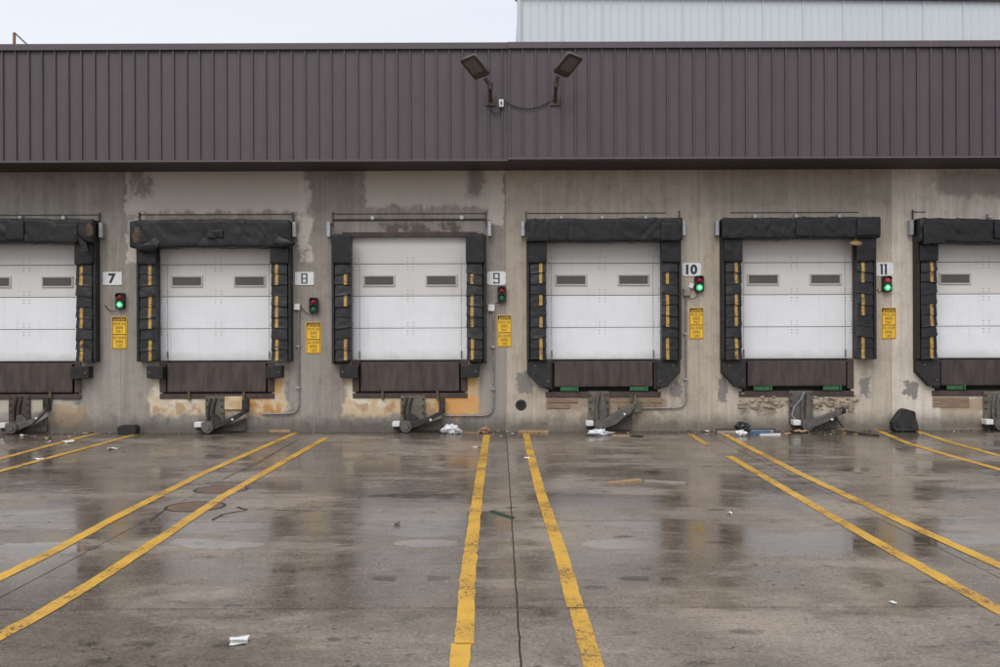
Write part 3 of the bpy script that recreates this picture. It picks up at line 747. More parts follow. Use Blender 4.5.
# rows of the head pad at its front plane: (top, bottom, sag)
HEADS = {0: (217.5, 241.5, .01, 0), 1: (219.5, 247, .015, 0.0), 3: (219, 242, .008, 0), 4: (218.5, 239.5, .004, 0), 5: (219, 243, -.01, -.10)}
yellow_rows = {0: 1, 1: 1, 3: 1, 4: 1, 5: 1, 7: 1, 8: 1}
def zf(row, y=-.30): return H + (333.5 - row) * (D + y) / F
for k, cx in enumerate(CX):
    seal = thing('dock_seal', ['black padded dock seal framing ', 'sagging black padded dock seal framing ', 'black side pads without a head pad framing ',
                               'tightly wrapped black dock seal framing ', 'torn black dock seal showing foam, framing ', 'slanting black padded dock seal framing '][k] + WHO[k],
                 'dock seal', (cx, 0, ZD), 'dock seals')
    O = Vector((cx, 0, ZD))
    def put(mb, name, mat, parent=seal, smooth=None):
        o = mb.build(name, mat, None, smooth); o.data.transform(Matrix.Translation(-O)); o.parent = parent; return o
    ztop_side = zf(241) if k != 2 else zrow(235.5)
    for sx in (-1, 1):
        xo, xi = cx + sx * 1.452, cx + sx * 1.13
        zb = 1.355 if k != 2 else 1.30
        put(MB().box(xo, xo - sx * .05, -.215, -.003, zb, ztop_side + (.38 if k != 2 else 0), .008), 'edge_board', M['rubber'])
        pad = put(MB().box(xo - sx * .051, xi, -.20, -.003, zb, ztop_side + .02, .03), 'side_pad', M['vinyl'])
        # plain upper flap
        xa, xb_ = sorted((xo - sx * .035, xi - sx * .055))
        fl = cushion(xa, xb_, -.262, -.203, zrow(264), ztop_side + (.10 if k not in (2,) else .015), k * 3 + sx, .012, 10, .0, 0, .02)
        put(fl, 'upper_flap', M['vinyl'], pad, 60)
        zt = zrow(261.5); n = 9
        xc = cx + sx * 1.235
        for i in range(n):
            v_ = (i * 2 + k + (sx > 0)) % 3
            o = inst(pleats[v_], 'pleat', pad, (xc - cx, -.19, zt - i * (PH - .011) - ZD))
            o.rotation_euler = (random.uniform(-.05, .05), 0, random.uniform(-.03, .03)); o.scale = (sx * random.uniform(.98, 1.03) * -1, 1, random.uniform(.97, 1.04))
            if i in yellow_rows and random.random() < .94:
                s_ = inst(tapes[v_], 'stripe', pad, o.location); s_.rotation_euler = o.rotation_euler; s_.scale = o.scale
        for zz in (zrow(255), zrow(290), zrow(325)):
            pass
    if k in HEADS:
        r0, r1, wv, sl = HEADS[k]
        hx0, hx1 = cx - 1.455, cx + 1.455
        if k == 1: hx0 -= .07
        if k == 4: hx1 += .03
        h = put(cushion(hx0, hx1, -.345, -.004, zf(r1), zf(r0), k * 5.3 + 1, .013, 150, wv, sl, .035, .8), 'head_pad', M['vinyl'], seal, 70)
        # sewn-on patches
        for (dx, w_, z_) in {0: ((.02, .16, .5), (.98, .2, .4)), 1: ((.08, .14, .5),), 3: ((-1.22, .17, .42), (1.22, .17, .42)), 4: ((.05, .16, .5), (1.23, .2, .5)), 5: ((-1.2, .2, .3), (.12, .2, .6))}[k]:
            zc = zf(r1) + (zf(r0) - zf(r1)) * z_ + sl * (.5 + dx / 2.9)
            hh = (zf(r0) - zf(r1)) * (.40 if w_ > .15 else .16)
            put(cushion(cx + dx - w_, cx + dx + w_, -.385, -.30, zc - hh, zc + hh, k + dx * 7, .010, 10, 0, 0, .02), 'patch', M['vinyl'], h, 60)
    # drooping rag corner and foam where the cover is torn
    if k == 0:
        put(blob(MB(), (W(89, 229, -.38).x, -.37, zf(229)), .075, .03, .15, 3.3), 'torn_foam', M['foam_dark'], seal, 80)
        a, c = W(79, 241, -.4), W(86, 251, -.4)
        put(MB().prism([(a.x - .05, a.z + .12), (a.x + .14, a.z - .03), (c.x + .05, c.z - .02), (c.x - .04, c.z - .03)], -.42, -.38, .008), 'hanging_rag', M['vinyl'], seal)
    if k == 1:
        put(blob(MB(), (W(137.5, 237, -.33).x, -.32, zf(236)), .10, .07, .19, 5.1), 'torn_foam', M['foam_dark'], seal, 80)
        put(blob(MB(), (W(147, 245, -.36).x, -.36, zf(245)), .20, .05, .13, 8.4, .6), 'torn_cover', M['vinyl'], seal, 80)
        put(blob(MB(), (W(284, 243, -.36).x, -.35, zf(242)), .22, .05, .10, 2.4, .5), 'torn_cover', M['vinyl'], seal, 80)
    if k == 4:
        put(blob(MB(), (W(857.5, 243.5, -.3).x, -.245, zf(244)), .10, .03, .065, 6.6, .9), 'torn_foam', M['foam'], seal, 80)
    # mounting rail, upright pins, clips and end brackets
    zr = zrow(219.5)
    if k == 2:
        put(MB().box(cx - 1.46, cx + 1.46, -.03, -.004, zr - .014, zr + .014), 'mounting_rail', M['rubber'])
        for dx in (-.70, .99): put(MB().cyl((cx + dx, -.005, zr + .035), (cx + dx, -.07, zr + .035), .045, .035, 12), 'clip', M['whitebox'])
    else:
        for dx in (-.8, -.02, .8):
            if (k, dx) in ((1, -.02), (1, .8), (1, -.8), (5, -.8)): continue
            z_ = zf(HEADS[k][0], -.1) + .03
            put(MB().box(cx + dx - .035, cx + dx + .035, -.12, -.004, z_ - .05, z_ + .035, .008), 'clip', M['galv'])
    zl = zrow(213.5)
    a0, a1 = {0: (-1.4, 1.42), 1: (-1.44, 1.46), 2: (-1.46, 1.46), 3: (-1.42, 1.2), 4: (-1.25, 1.2), 5: (-1.46, -1.2)}[k]
    put(MB().box(cx + a0, cx + a1, -.014, -.003, zl - .008, zl + .008), 'top_line', M['steel_brown'])  # thin brown bar marks the dark line above the seal
    for sx in (-1, 1):
        if not ((k == 4) or (k == 0 and sx < 0) or (k == 3 and sx > 5)):
            put(MB().box(cx + sx * 1.462, cx + sx * 1.448, -.05, -.002, zrow(226), zrow(211.5)), 'corner_pin', M['steel_brown'])
        if k == 4 and sx > 0: continue
        xx = cx + sx * (1.52 if k != 1 else 1.50)
        put(MB().box(xx - .035, xx + .035, -.16, -.003, zrow(237), zrow(222), .008).cyl((xx, -.165, zrow(229)), (xx, -.155, zrow(229)), .012, n=8), 'end_bracket', M['galv'])

    # leveler
    lv = thing('dock_leveler', ['brown steel dock leveler plate under ', 'brown steel dock leveler above the cream mortar patch under ', 'brown steel dock leveler above orange mortar patch under ',
                                'brown dock leveler with green keepers under ', 'streaked brown dock leveler with green keepers and gap under ', 'brown dock leveler with one green keeper showing under '][k] + WHO[k],
               'dock leveler', (cx, 0, ZP), 'dock levelers')
    O = Vector((cx, 0, ZP)); put_l = lambda mb, n_, m_, sm=None: put(mb, n_, m_, lv, sm)
    gap = k >= 3
    xl = OHP - .075
    z0 = zrow(387) if gap else zrow(391)
    lip = MB().box(cx - xl + .03, cx + xl - .03, -.045, -.005, z0, ZD - .035, .008)
    lip.box(cx - xl + .035, cx + xl - .035, -.052, -.046, z0 + .03, z0 + .05)
    put_l(lip, 'lip_plate', M['plate'])
    put_l(MB().box(cx - OHP + .01, cx + OHP - .01, .09, .16, ZP + .01, 1.32), 'pit_back', M['pit'])
    for sx in (-1, 1):
        put_l(MB().box(cx + sx * (OHP + .05), cx + sx * xl, -.022, .088, ZP + (.13 if gap else .10), ZD - .002, .005), 'frame_side', M['steel_brown'])
    put_l(MB().box(cx - OHP - .05, cx + OHP + .05, -.026, .088, ZP - .02, ZP + (.085 if gap else .075), .008), 'frame_sill', M['steel_brown'])
    put_l(MB().box(cx - OHP + .002, cx + OHP - .002, -.03, .1, 1.300, 1.324, .006), 'hinge_bar', M['steel_brown'])
    for sx in (-1, 1):
        if gap:
            xk = cx + sx * .66
            kb = MB().box(xk - .16, xk + .15, -.045, .02, z0 - .086, z0 - .004, .012).box(xk + .15, xk + .185, -.075, .02, z0 - .088, z0 + .02, .008)
            put_l(kb, 'lip_keeper', M['green'])
        else:
            xk = cx + sx * .52
            put_l(MB().box(xk - .022, xk + .022, -.075, -.006, ZP - .05, ZP + .10, .006).cyl((xk, -.05, ZP + .09), (xk, -.05, ZP + .14), .018, n=8), 'lip_keeper', M['brass'])

    # bumpers
    def bumper(poly, label, y0=-.17, bolts=(), name='dock_bumper', lam=False):
        xs_ = [p[0] for p in poly]; zs_ = [p[1] for p in poly]; c = Vector(((min(xs_) + max(xs_)) / 2, 0, min(zs_)))
        t = thing(name, label, 'bumper', c, 'dock bumpers')
        def pp(mb, n_, m_):
            o = mb.build(n_, m_, None); o.data.transform(Matrix.Translation(-c)); o.parent = t
        pp(MB().prism(poly, y0, -.03, .012), 'rubber_block', M['rubber2'] if not lam else M['rubber'])
        pp(MB().prism([(c.x + (x - c.x) * 1.03, z) for x, z in poly], -.028, -.003), 'mounting_plate', M['steel_brown'])
        for bx, bz in bolts: pp(MB().cyl((bx, y0 + .004, bz), (bx, y0 - .014, bz), .022, .02, 8), 'bolt', M['midsteel'])
        if lam:
            n = 5
            for i in range(1, n):
                x = min(xs_) + (max(xs_) - min(xs_)) * i / n
                pp(MB().box(x - .004, x + .004, y0 - .004, y0 + .01, min(zs_) + .015, max(zs_) - .015), 'ply_edge', M['dksteel'])
    DOOR = ['the leftmost door', 'door eight', 'door nine', 'door ten', 'door eleven', 'the rightmost door']
    for sx in (-1, 1):
        side = 'left' if sx < 0 else 'right'
        if k < 3:
            a = 1.31 if k != 1 else 1.27
            bumper([(cx + sx * .965, zrow(377.5)), (cx + sx * a, zrow(376.5)), (cx + sx * a, zrow(365)), (cx + sx * .965, zrow(365))],
                   'small laminated black bumper block below the %s pad of %s' % (side, DOOR[k]), -.20, [(cx + sx * (a - .06), zrow(371))], lam=True)
        elif not (k == 4 and sx > 0):
            bumper([(cx + sx * .99, zrow(360.6)), (cx + sx * 1.44, zrow(360.6)), (cx + sx * 1.44, zrow(373)), (cx + sx * 1.19, zrow(387.5)), (cx + sx * .99, zrow(387.5))],
                   'large cut-corner black rubber bumper below the %s pad of %s' % (side, DOOR[k]), -.15, [(cx + sx * 1.06, zrow(381)), (cx + sx * 1.3, zrow(366))])

    # vehicle restraint
    ox = [-6, -5.5, -3, -4.6, 7, 4][k] / S
    mp, ma = [(M['steel_brown'], M['midsteel']), (M['olive'], M['dksteel']), (M['olive'], M['dksteel']), (M['olive'], M['midsteel']), (M['midsteel'], M['midsteel']), (M['olive'], M['midsteel'])][k]
    vr = thing('vehicle_restraint', ['rusty brown-backed truck restraint with grey arm below ', 'olive truck restraint beside a cream plate below ', 'olive truck restraint with dark curved rail below ',
                                     'grey olive truck restraint hook with motor box below ', 'dark grey battered truck restraint with hanging cable below ', 'partly visible grey truck restraint below '][k] + WHO[k],
               'vehicle restraint', (cx + ox, 0, 0), 'vehicle restraints')
    O = Vector((cx + ox, 0, 0)); X0 = cx + ox
    pv = lambda mb, n_, m_, sm=None: put(mb, n_, m_, vr, sm)
    zt = zrow([392.5, 395, 395, 391.5, 391.5, 393][k]); pw0, pw1 = [(-.16, .24), (-.11, .24), (-.12, .34), (-.20, .20), (-.28, .17), (-.20, .32)][k]
    pv(MB().box(X0 + pw0, X0 + pw1, -.05, -.003, .14, zt, .006), 'back_plate', mp)
    for bx in (pw0 + .035, pw1 - .035):
        for bz in (zt - .07, zt - .2, zt - .33): pv(MB().cyl((X0 + bx, -.045, bz), (X0 + bx, -.068, bz), .02, .018, 6), 'bolt', M['dksteel'])
    # two curved guide rails
    for rx, rr in ((-.03, .0), (.06, .02)):
        pts = []
        for i in range(11):
            t = i / 10; z = .12 + (zt - .16) * t
            pts.append((X0 + rx + .10 * max(0, t - .45) ** 1.5 - .02 * math.sin(t * 3), -.10 + .05 * t, z))
        pv(MB().tube(pts, .026, 8), 'guide_rail', M['dksteel'] if k < 3 else ma, 60)
    pv(MB().prism(([(X0 + .0, .13), (X0 + .22, .10), (X0 + .20, .27), (X0 + .10, .36), (X0 + .01, .33)] if k not in (3, 4) else [(X0 + .0, .13), (X0 + .15, .10), (X0 + .15, .40), (X0 + .10, zt - .10), (X0 + .03, zt - .06)]), -.115, -.051, .01), 'carriage', M['dksteel'] if k in (1, 2) else ma)
    zc = zrow(425)
    pv(MB().cyl((X0, -.06, zc), (X0, -.29, zc), .112, .112, 26).cyl((X0, -.2905, zc), (X0, -.305, zc), .107, .098, 26).cyl((X0, -.3055, zc), (X0, -.325, zc), .058, .052, 18), 'roller', M['roller'], 40)
    pv(MB().cyl((X0 + .03, -.312, zc - .015), (X0 + .03, -.322, zc - .015), .03, .028, 12), 'pin', M['pit'])
    xa = {0: .62, 1: .70, 2: .70, 3: .66, 4: .66, 5: .6}[k]; zA = zrow([408, 410, 411, 406, 412, 411][k])
    pv(MB().prism(([(X0 + .04, zc + .09), (X0 + .09, zc - .06), (X0 + .30, zc + .02), (X0 + xa, zA - .05), (X0 + xa, zA + .06), (X0 + .40, zA - .04)] if k in (3, 4) else [(X0 + .03, zc + .075), (X0 + .09, zc - .06), (X0 + .36, zc + .05), (X0 + xa, zA - .03), (X0 + xa, zA + .05), (X0 + .40, zc + .17)]), -.24, -.14, .012), 'hook_arm', ma)
    pv(MB().prism([(X0 + .10, zc - .09), (X0 + xa - .05, zc - .09), (X0 + xa - .02, zA - .12), (X0 + .3, zc + .02)], -.08, -.055, .004), 'guard_plate', M['guard'])
    pv(MB().cyl((X0 + .46, -.235, zA - .14), (X0 + .46, -.262, zA - .14), .022, n=10), 'grease_cap', M['whitebox'])
    if k in (1, 2, 5, 0): pv(MB().box(X0 + xa - .09, X0 + xa + .02, -.15, -.004, zA - .02, zt - .06, .01).box(X0 + xa - .07, X0 + xa - .055, -.156, -.15, zA + .02, zt - .09), 'bracket', M['dksteel'])
    if k == 3: pv(MB().box(X0 + xa - .03, X0 + xa + .13, -.20, -.004, zA - .12, zA + .09, .012).box(X0 + xa - .06, X0 + xa - .03, -.07, -.004, zA + .08, zt - .08).box(X0 + xa + .0, X0 + xa + .05, -.07, -.004, zA + .095, zt - .08), 'motor_box', M['olive'])
    if k == 4: pv(blob(MB(), (X0 + xa + .02, -.17, zA + .02), .07, .06, .07, 3), 'rubber_cap', M['rubber'], 70)
    pv(MB().box(X0 - .26, X0 - .12, -.26, -.06, zc - .005, zc + .095, .012), 'end_block', M['whitebox'])
    pv(MB().box(X0 - .24, X0 - .10, -.18, -.05, zc - .07, zc - .008, .01), 'end_bracket', M['dksteel'])
    if k == 4:
        pv(MB().tube([(X0 - .02, -.12, zt - .02), (X0 - .08, -.14, zt - .15), (X0 - .22, -.15, zt - .30), (X0 - .26, -.14, zt - .45), (X0 - .16, -.13, zt - .58)], .012, 6), 'wire', M['galv'], 60)
    if k == 1:
        pv(MB().box(X0 + .255, X0 + .60, -.055, -.003, zrow(408.5), zrow(395.3), .006).cyl((X0 + .50, -.054, zrow(404)), (X0 + .50, -.062, zrow(404)), .02, n=10), 'cream_plate', M['cream'])

# ------------------------------------------------------------------ signs and signal lights
NUM = [(7, 103, 122, 272, 285), (8, 295, 314, 272, 285), (9, 487, 506, 271.5, 285), (10, 682, 701, 263, 276), (11, 874, 893, 262.5, 276)]
def rrect(x0, x1, z0, z1, r, n=4):
    p = []
    for cx_, cz_, a in ((x1 - r, z1 - r, 0), (x0 + r, z1 - r, 90), (x0 + r, z0 + r, 180), (x1 - r, z0 + r, 270)):
        for i in range(n + 1): an = R(a + 90 * i / n); p.append((cx_ + r * math.cos(an), cz_ + r * math.sin(an)))
    return p
WORD = {7: 'seven', 8: 'eight', 9: 'nine', 10: 'ten', 11: 'eleven'}
DIG = {8: [(-.5, .5, -1, -.8), (-.5, .5, .8, 1), (-.5, .5, -.1, .1), (-.5, -.28, -.8, -.1), (.28, .5, -.8, -.1), (-.5, -.28, .1, .8), (.28, .5, .1, .8)],
       9: [(-.5, .5, -1, -.8), (-.5, .5, .8, 1), (-.5, .5, -.15, .05), (.28, .5, -.8, -.15), (-.5, -.28, .05, .8), (.28, .5, .05, .8), (-.5, -.28, -.8, -.6)],
       11: [(-.46, -.16, -1, 1), (.16, .46, -1, 1), (-.56, -.46, .72, 1), (.06, .16, .72, 1)]}
for n_, a, c, t_, u in NUM:
    A, B = W(a, t_), W(c, u); ctr = Vector(((A.x + B.x) / 2, 0, (A.z + B.z) / 2)); w2, h2 = (B.x - A.x) / 2, (A.z - B.z) / 2
    sg = thing('number_sign', 'white dock number sign reading %s' % WORD[n_], 'sign', ctr, 'dock number signs')
    MB().prism(rrect(-w2, w2, -h2, h2, .012 if n_ < 9 else .05), -.014, -.003).build('plate', M['sign_white'], sg)
    if n_ in DIG:
        mb = MB(); hh = h2 * .78; ww = hh * (1.2 if n_ != 11 else 1.25)
        for x0, x1, z0, z1 in DIG[n_]: mb.box(x0 * ww, x1 * ww, -.0185, -.0155, z0 * hh, z1 * hh)
        mb.build('numeral', M['ink_blue'], sg)
    else:
        me = text_mesh(str(n_), h2 * 1.55, .045, False, 1.05); me.transform(Matrix.Translation((0, -.0165, 0)))
        link('numeral', me, M['ink_blue'], sg)
    for sx in (-1, 1): MB().cyl((sx * w2 * .82, -.0135, 0), (sx * w2 * .82, -.018, 0), .008, n=8).build('screw', M['rivet'], sg)

CAUT = [(112, 127, 316.5, 349), (306, 321, 322, 353.5), (497, 511.7, 315, 347), (689, 703.8, 307.5, 339), (881, 896, 307.5, 339)]
tA = text_mesh('MOVE ON\nGREEN\nONLY', .20, .0); tB = text_mesh('MOVE ON\nGREEN\nONLY', .20, .0, True); tC = text_mesh('CAUTION', .045, .02)
for m in (tA, tB): m.materials.append(M['ink'])
tC.materials.append(M['sign_yellow'])
def fit(me, wmax):
    xs = [v.co.x for v in me.vertices]; k = wmax / (max(xs) - min(xs)); me.transform(Matrix.Diagonal((k, 1, 1, 1)))
fit(tA, .215); fit(tB, .215); fit(tC, .17)
for (a, c, t_, u), num in zip(CAUT, (7, 8, 9, 10, 11)):
    A, B = W(a, t_), W(c, u); ctr = Vector(((A.x + B.x) / 2, 0, (A.z + B.z) / 2)); w2, h2 = (B.x - A.x) / 2, (A.z - B.z) / 2
    sg = thing('caution_sign', 'yellow caution sign with black mirrored lettering below sign %s' % WORD[num], 'sign', ctr, 'yellow caution signs')
    MB().prism(rrect(-w2, w2, -h2, h2, .02), -.012, -.003).build('plate', M['sign_yellow'], sg)
    bd = MB(); t = .009; g = .012
    for x0, x1, z0, z1 in ((-w2 + g, w2 - g, h2 - g - t, h2 - g), (-w2 + g, w2 - g, -h2 + g, -h2 + g + t), (-w2 + g, -w2 + g + t, -h2 + g + t, h2 - g - t), (w2 - g - t, w2 - g, -h2 + g + t, h2 - g - t), (-w2 + g + t, w2 - g - t, -.042, -.028)):
        bd.box(x0, x1, -.0145, -.0125, z0, z1)
    bd.build('border', M['ink'], sg)
    MB().box(-w2 + g + t, w2 - g - t, -.0142, -.0125, h2 - .088, h2 - g - t - .001).build('header_band', M['ink'], sg)
    o = inst(tC, 'heading', sg, (.025, -.0155, h2 - .056))
    MB().add([(-w2 + .035, -.0155, h2 - .077), (-w2 + .075, -.0155, h2 - .077), (-w2 + .055, -.0155, h2 - .038)], [(0, 1, 2)]).build('warning_triangle', M['sign_yellow'], sg)
    inst(tA, 'lettering', sg, (0, -.0142, (h2 - .088 - .03) / 2 + .0)); inst(tB, 'mirrored_lettering', sg, (0, -.0142, (-h2 - .03) / 2))

LIT = [(117.2, 126, 293, 309, 7, 1), (310, 318.6, 297.7, 313, 8, 0), (497.5, 506, 286.5, 302, 9, 0), (694, 703, 276, 292, 10, 1), (881, 890, 276, 292, 11, 1)]
for a, c, t_, u, num, on in LIT:
    A, B = W(a, t_), W(c, u); ctr = Vector(((A.x + B.x) / 2, 0, (A.z + B.z) / 2)); w2, h2 = (B.x - A.x) / 2, (A.z - B.z) / 2
    tl = thing('signal_light', ('dock signal with green lens lit below sign %s' if on else 'unlit red and green dock signal below sign %s') % WORD[num], 'signal light', ctr, 'dock signal lights')
    MB().prism(rrect(-w2, w2, -h2, h2, .03), -.10, -.003, .006).build('housing', M['housing'], tl)
    for s_, nm, mt in ((1, 'red_lens', M['red_lens2'] if num == 11 else M['red_lens']), (-1, 'green_lens', M['green_lit'] if on else M['green_lens'])):
        z = s_ * h2 * .46; bm = bmesh.new(); bmesh.ops.create_uvsphere(bm, u_segments=20, v_segments=10, radius=1)
        for v in bm.verts: v.co = Vector((v.co.x * w2 * .72, -.10 + v.co.y * .03, z + v.co.z * w2 * .72))
        ln = MB().bm(bm).build(nm, mt, tl, 180)
        if s_ < 0 and on:
            bm = bmesh.new(); bmesh.ops.create_uvsphere(bm, u_segments=14, v_segments=8, radius=1)
            for v in bm.verts: v.co = Vector((v.co.x * w2 * .36, -.122 + v.co.y * .014, z + v.co.z * w2 * .36))
            MB().bm(bm).build('lamp_core', M['green_core'], ln, 180)
        hood = [[(math.cos(R(an)) * w2 * .82, y, z + math.sin(R(an)) * w2 * .82) for an in range(15, 166, 15)] for y in (-.10, -.165)]
        hood2 = [[(x * 1.08, y, z + (zz - z) * 1.08) for x, y, zz in r] for r in hood]
        MB().grid([hood[0], hood[1], hood2[1], hood2[0], hood[0]]).build('hood', M['housing'], tl)

# ------------------------------------------------------------------ conduits and cables
def pipe(name, label, px_pts, mat, box=None, r=.016, bend=None, boxmat='whitebox', cat='conduit'):
    P = [W(*p) for p in px_pts]; base = P[0].copy()
    t = thing(name, label, cat, (base.x, 0, 0)); O = Vector((base.x, 0, 0))
    pts = [P[0] + Vector((0, -.035, 0))]
    for i in range(1, len(P) - 1):
        a, c, d_ = P[i - 1], P[i], P[i + 1]; rr = .20
        p0 = c + (a - c).normalized() * rr; p2 = c + (d_ - c).normalized() * rr
        for q in range(9):
            u = q / 8; pts.append(p0.lerp(c, u).lerp(c.lerp(p2, u), u) + Vector((0, -.035, 0)))
    pts.append(P[-1] + Vector((0, -.035, 0)))
    o = MB().tube(pts, r, 10).build('pipe', mat, None, 60); o.data.transform(Matrix.Translation(-O)); o.parent = t
    for f in (.35, .75):
        q = P[0].lerp(P[1], f); o = MB().box(q.x - .05, q.x + .03, -.058, -.003, q.z - .012, q.z + .012, .003).build('strap', M['galv'], None); o.data.transform(Matrix.Translation(-O)); o.parent = t
    if box:
        A, B = W(box[0], box[1]), W(box[2], box[3])
        o = MB().box(A.x, B.x, -.075, -.003, B.z, A.z, .006).build('junction_box', M[boxmat], None); o.data.transform(Matrix.Translation(-O)); o.parent = t
    if bend:
        o = MB().tube([W(x, y, yy) for x, y, yy in bend], .008, 6).build('lead', M['cable'], None, 60); o.data.transform(Matrix.Translation(-O)); o.parent = t
    return t
pipe('conduit', 'pale conduit with white junction box right of door eight', [(299, 310), (299, 413.3), (262, 413.8)], M['conduit'], (294.5, 304, 300.5, 310), bend=[(299, 304, -.05), (302, 309, -.05), (307, 313.5, -.05), (312, 314, -.05), (315, 311, -.05)])
pipe('conduit', 'pale conduit with white junction box right of door nine', [(493.4, 310), (493.4, 415.3), (442, 415.6)], M['conduit'], (488, 304.5, 494.7, 311.2), bend=[(493, 305, -.05), (497, 303, -.05), (501, 303, -.05)])
pipe('conduit', 'brown-grey conduit with grey box right of door ten', [(685.6, 294), (685.6, 407.5), (636, 408.3)], M['conduit'], (683, 288.5, 689.5, 296), boxmat='conduit', bend=[(688, 294, -.06), (690, 299, -.06), (694, 299, -.06), (697, 296, -.06), (697.5, 291, -.06)])
o = MB().box(-.045, .045, -.06, -.004, -.05, .05, .012).build('electrical_box', M['whitebox']); o.location = W(691, 286); o.rotation_euler = (0, R(20), 0)
tag(o, 'small tilted white electrical box beside the number ten signal', 'electrical box')
c7 = MB().tube([W(117.5, 307, -.04), W(115, 311, -.04), W(110, 311, -.04), W(106, 307, -.02), W(105, 305, -.006)], .008, 6).build('signal_cable', M['cable'], None, 60)
tag(c7, 'short dark cable looping from the number seven signal', 'cable')
c11 = MB().tube([W(881.5, 291, -.03), W(879, 292, -.02), W(877, 289, -.006)], .007, 6).build('signal_cable', M['cable'], None, 60)
tag(c11, 'short dark cable end beside the number eleven signal', 'cable')
gpts = [W(831, 413.5, -.22), W(837, 418, -.24), W(841, 425, -.22), G(847, 431.5, .02), G(856, 432.8, .015), G(866, 434.2, .015), G(874, 435, .015), G(879, 435.6, .015)]
bc = thing('black_cable', 'loose black cable hanging from restraint eleven onto the ground', 'cable', (G(845, 431.5).x, 0, 0))
o = MB().tube(gpts, .014, 8).build('sheath', M['cable'], None, 60); o.data.transform(Matrix.Translation(-Vector(bc.location))); o.parent = bc
o = MB().cyl(W(842.5, 428.6, -.24), W(845.5, 429.6, -.24), .026, .02, 10).build('connector', M['sign_yellow'], None); o.data.transform(Matrix.Translation(-Vector(bc.location))); o.parent = bc

# drain hole through the wall
dc = W(521, 405)
dr = thing('drain_outlet', 'round dark drain hole in the wall between doors nine and ten', 'drain', dc)
ring = []
for y, r_ in ((-.003, .105), (-.02, .088), (-.02, .062), (-.0035, .055)):
    ring.append([(math.cos(R(a)) * r_ * (1 + .06 * fbm((a * .05, r_ * 9, 2), 2)), y, math.sin(R(a)) * r_) for a in range(0, 360, 15)])
MB().grid(ring, close_u=True).build('collar', M['dksteel'], dr)
MB().cyl((0, -.0032, 0), (0, -.008, 0), .058, n=20).build('opening', M['pit'], dr)  # flat black disc stands in for the shaded inside of the pipe

# ------------------------------------------------------------------ floodlights on the fascia
def floodlight(base_px, head_c, sx, label):
    Yf = -1.022 - .0
    b0 = W(*base_px, Yf - .03); t = thing('floodlight', label, 'floodlight', b0, 'floodlights on the fascia')
    MB().box(-.09, .09, .0, .012, -.09, .09, .004).cyl((0, -.001, 0), (0, -.035, 0), .045, .04, 14).build('base_plate', M['bronze'], t)
    hc = W(*head_c, Yf - .62) - b0
    u = Vector((.335 * 1, 0, .10 * sx)); vlen = Vector((-.65 * sx, -.60, .68)); vdir = vlen.normalized()
    u = Vector((.68, -.646 * sx, .08 * sx)); u = (u - vdir * u.dot(vdir)).normalized(); nrm = u.cross(vdir).normalized()
    if nrm.z < 0: nrm = -nrm
    foot = hc - vdir * .30
    knee = Vector((0, -.20, .12)); k2 = Vector((0.0, foot.y + .06, foot.z - .10))
    MB().tube([(0, -.03, 0), (0, -.13, .02), knee, knee.lerp(k2, .5), k2], .034, 12).build('arm', M['bronze'], t, 60)
    MB().cyl(k2 - Vector((0, .0, .05)), k2 + Vector((0, -.02, .05)), .046, .05, 14).tube([k2, k2.lerp(foot, .6) + Vector((0, -.01, 0)), foot + vdir * .03], .036, 10).build('knuckle', M['bronze'], t, 60)
    mat = Matrix((u, vdir, nrm)).transposed().to_4x4()
    bm = bmesh.new(); pts = rrect(-.19, .19, -.228, .228, .05, 4)
    lo = [bm.verts.new((x, y, -.04)) for x, y in pts]; hi = [bm.verts.new((x * .92, y * .94, .045)) for x, y in pts]; k = len(pts)
    bm.faces.new(lo); bm.faces.new(hi[::-1])
    for i in range(k): bm.faces.new((lo[i], hi[i], hi[(i + 1) % k], lo[(i + 1) % k]))
    bmesh.ops.recalc_face_normals(bm, faces=bm.faces[:]); bmesh.ops.bevel(bm, geom=[e for e in bm.edges if abs(e.verts[0].co.z - e.verts[1].co.z) < 1e-5], offset=.01, segments=2, affect='EDGES')
    bm.transform(Matrix.Translation(hc) @ mat)
    hd = MB().bm(bm).build('lamp_head', M['bronze'], t, 45)
    bm = bmesh.new(); pts = rrect(-.125, .125, -.11, .165, .02, 3); vv = [bm.verts.new((x, y, -.0425)) for x, y in pts]; v2 = [bm.verts.new((x, y, -.03)) for x, y in pts]
    bm.faces.new(vv)
    for i in range(len(pts)): bm.faces.new((vv[i], v2[i], v2[(i + 1) % len(pts)], vv[(i + 1) % len(pts)]))
    bmesh.ops.recalc_face_normals(bm, faces=bm.faces[:]); bm.transform(Matrix.Translation(hc) @ mat)
    MB().bm(bm).build('lens', M['lens'], hd)
    for i in range(6):
        mbf = MB().box(-.12, .12, -.18 + i * .06 - .006, -.18 + i * .06 + .006, .0455, .066); mf = mbf.mesh('cooling_fin'); mf.transform(Matrix.Translation(hc) @ mat); link('cooling_fin', mf, M['bronze'], hd)
    return t
floodlight((490.5, 100.5), (475.5, 66.5), 1, 'left bronze floodlight tilted outward on the brown fascia')
floodlight((555, 100.5), (567.5, 64.5), -1, 'right bronze floodlight tilted outward on the brown fascia')
pb = W(501.3, 103.7, -1.025)
ps = thing('photocell_sensor', 'small white photocell box on the fascia beside the left floodlight', 'sensor', pb)
MB().box(-.042, .042, -.055, -.002, -.068, .068, .008).build('case', M['whitebox'], ps)
MB().box(-.014, .014, -.062, -.056, -.03, .025, .004).build('eye', M['ink'], ps)
MB().box(-.03, .03, -.045, -.003, -.092, -.069, .004).build('gland', M['cable'], ps)
def sag(a, c, d_, n=14):
    return [a.lerp(c, i / n) - Vector((0, 0, d_ * 4 * (i / n) * (1 - i / n))) for i in range(n + 1)]
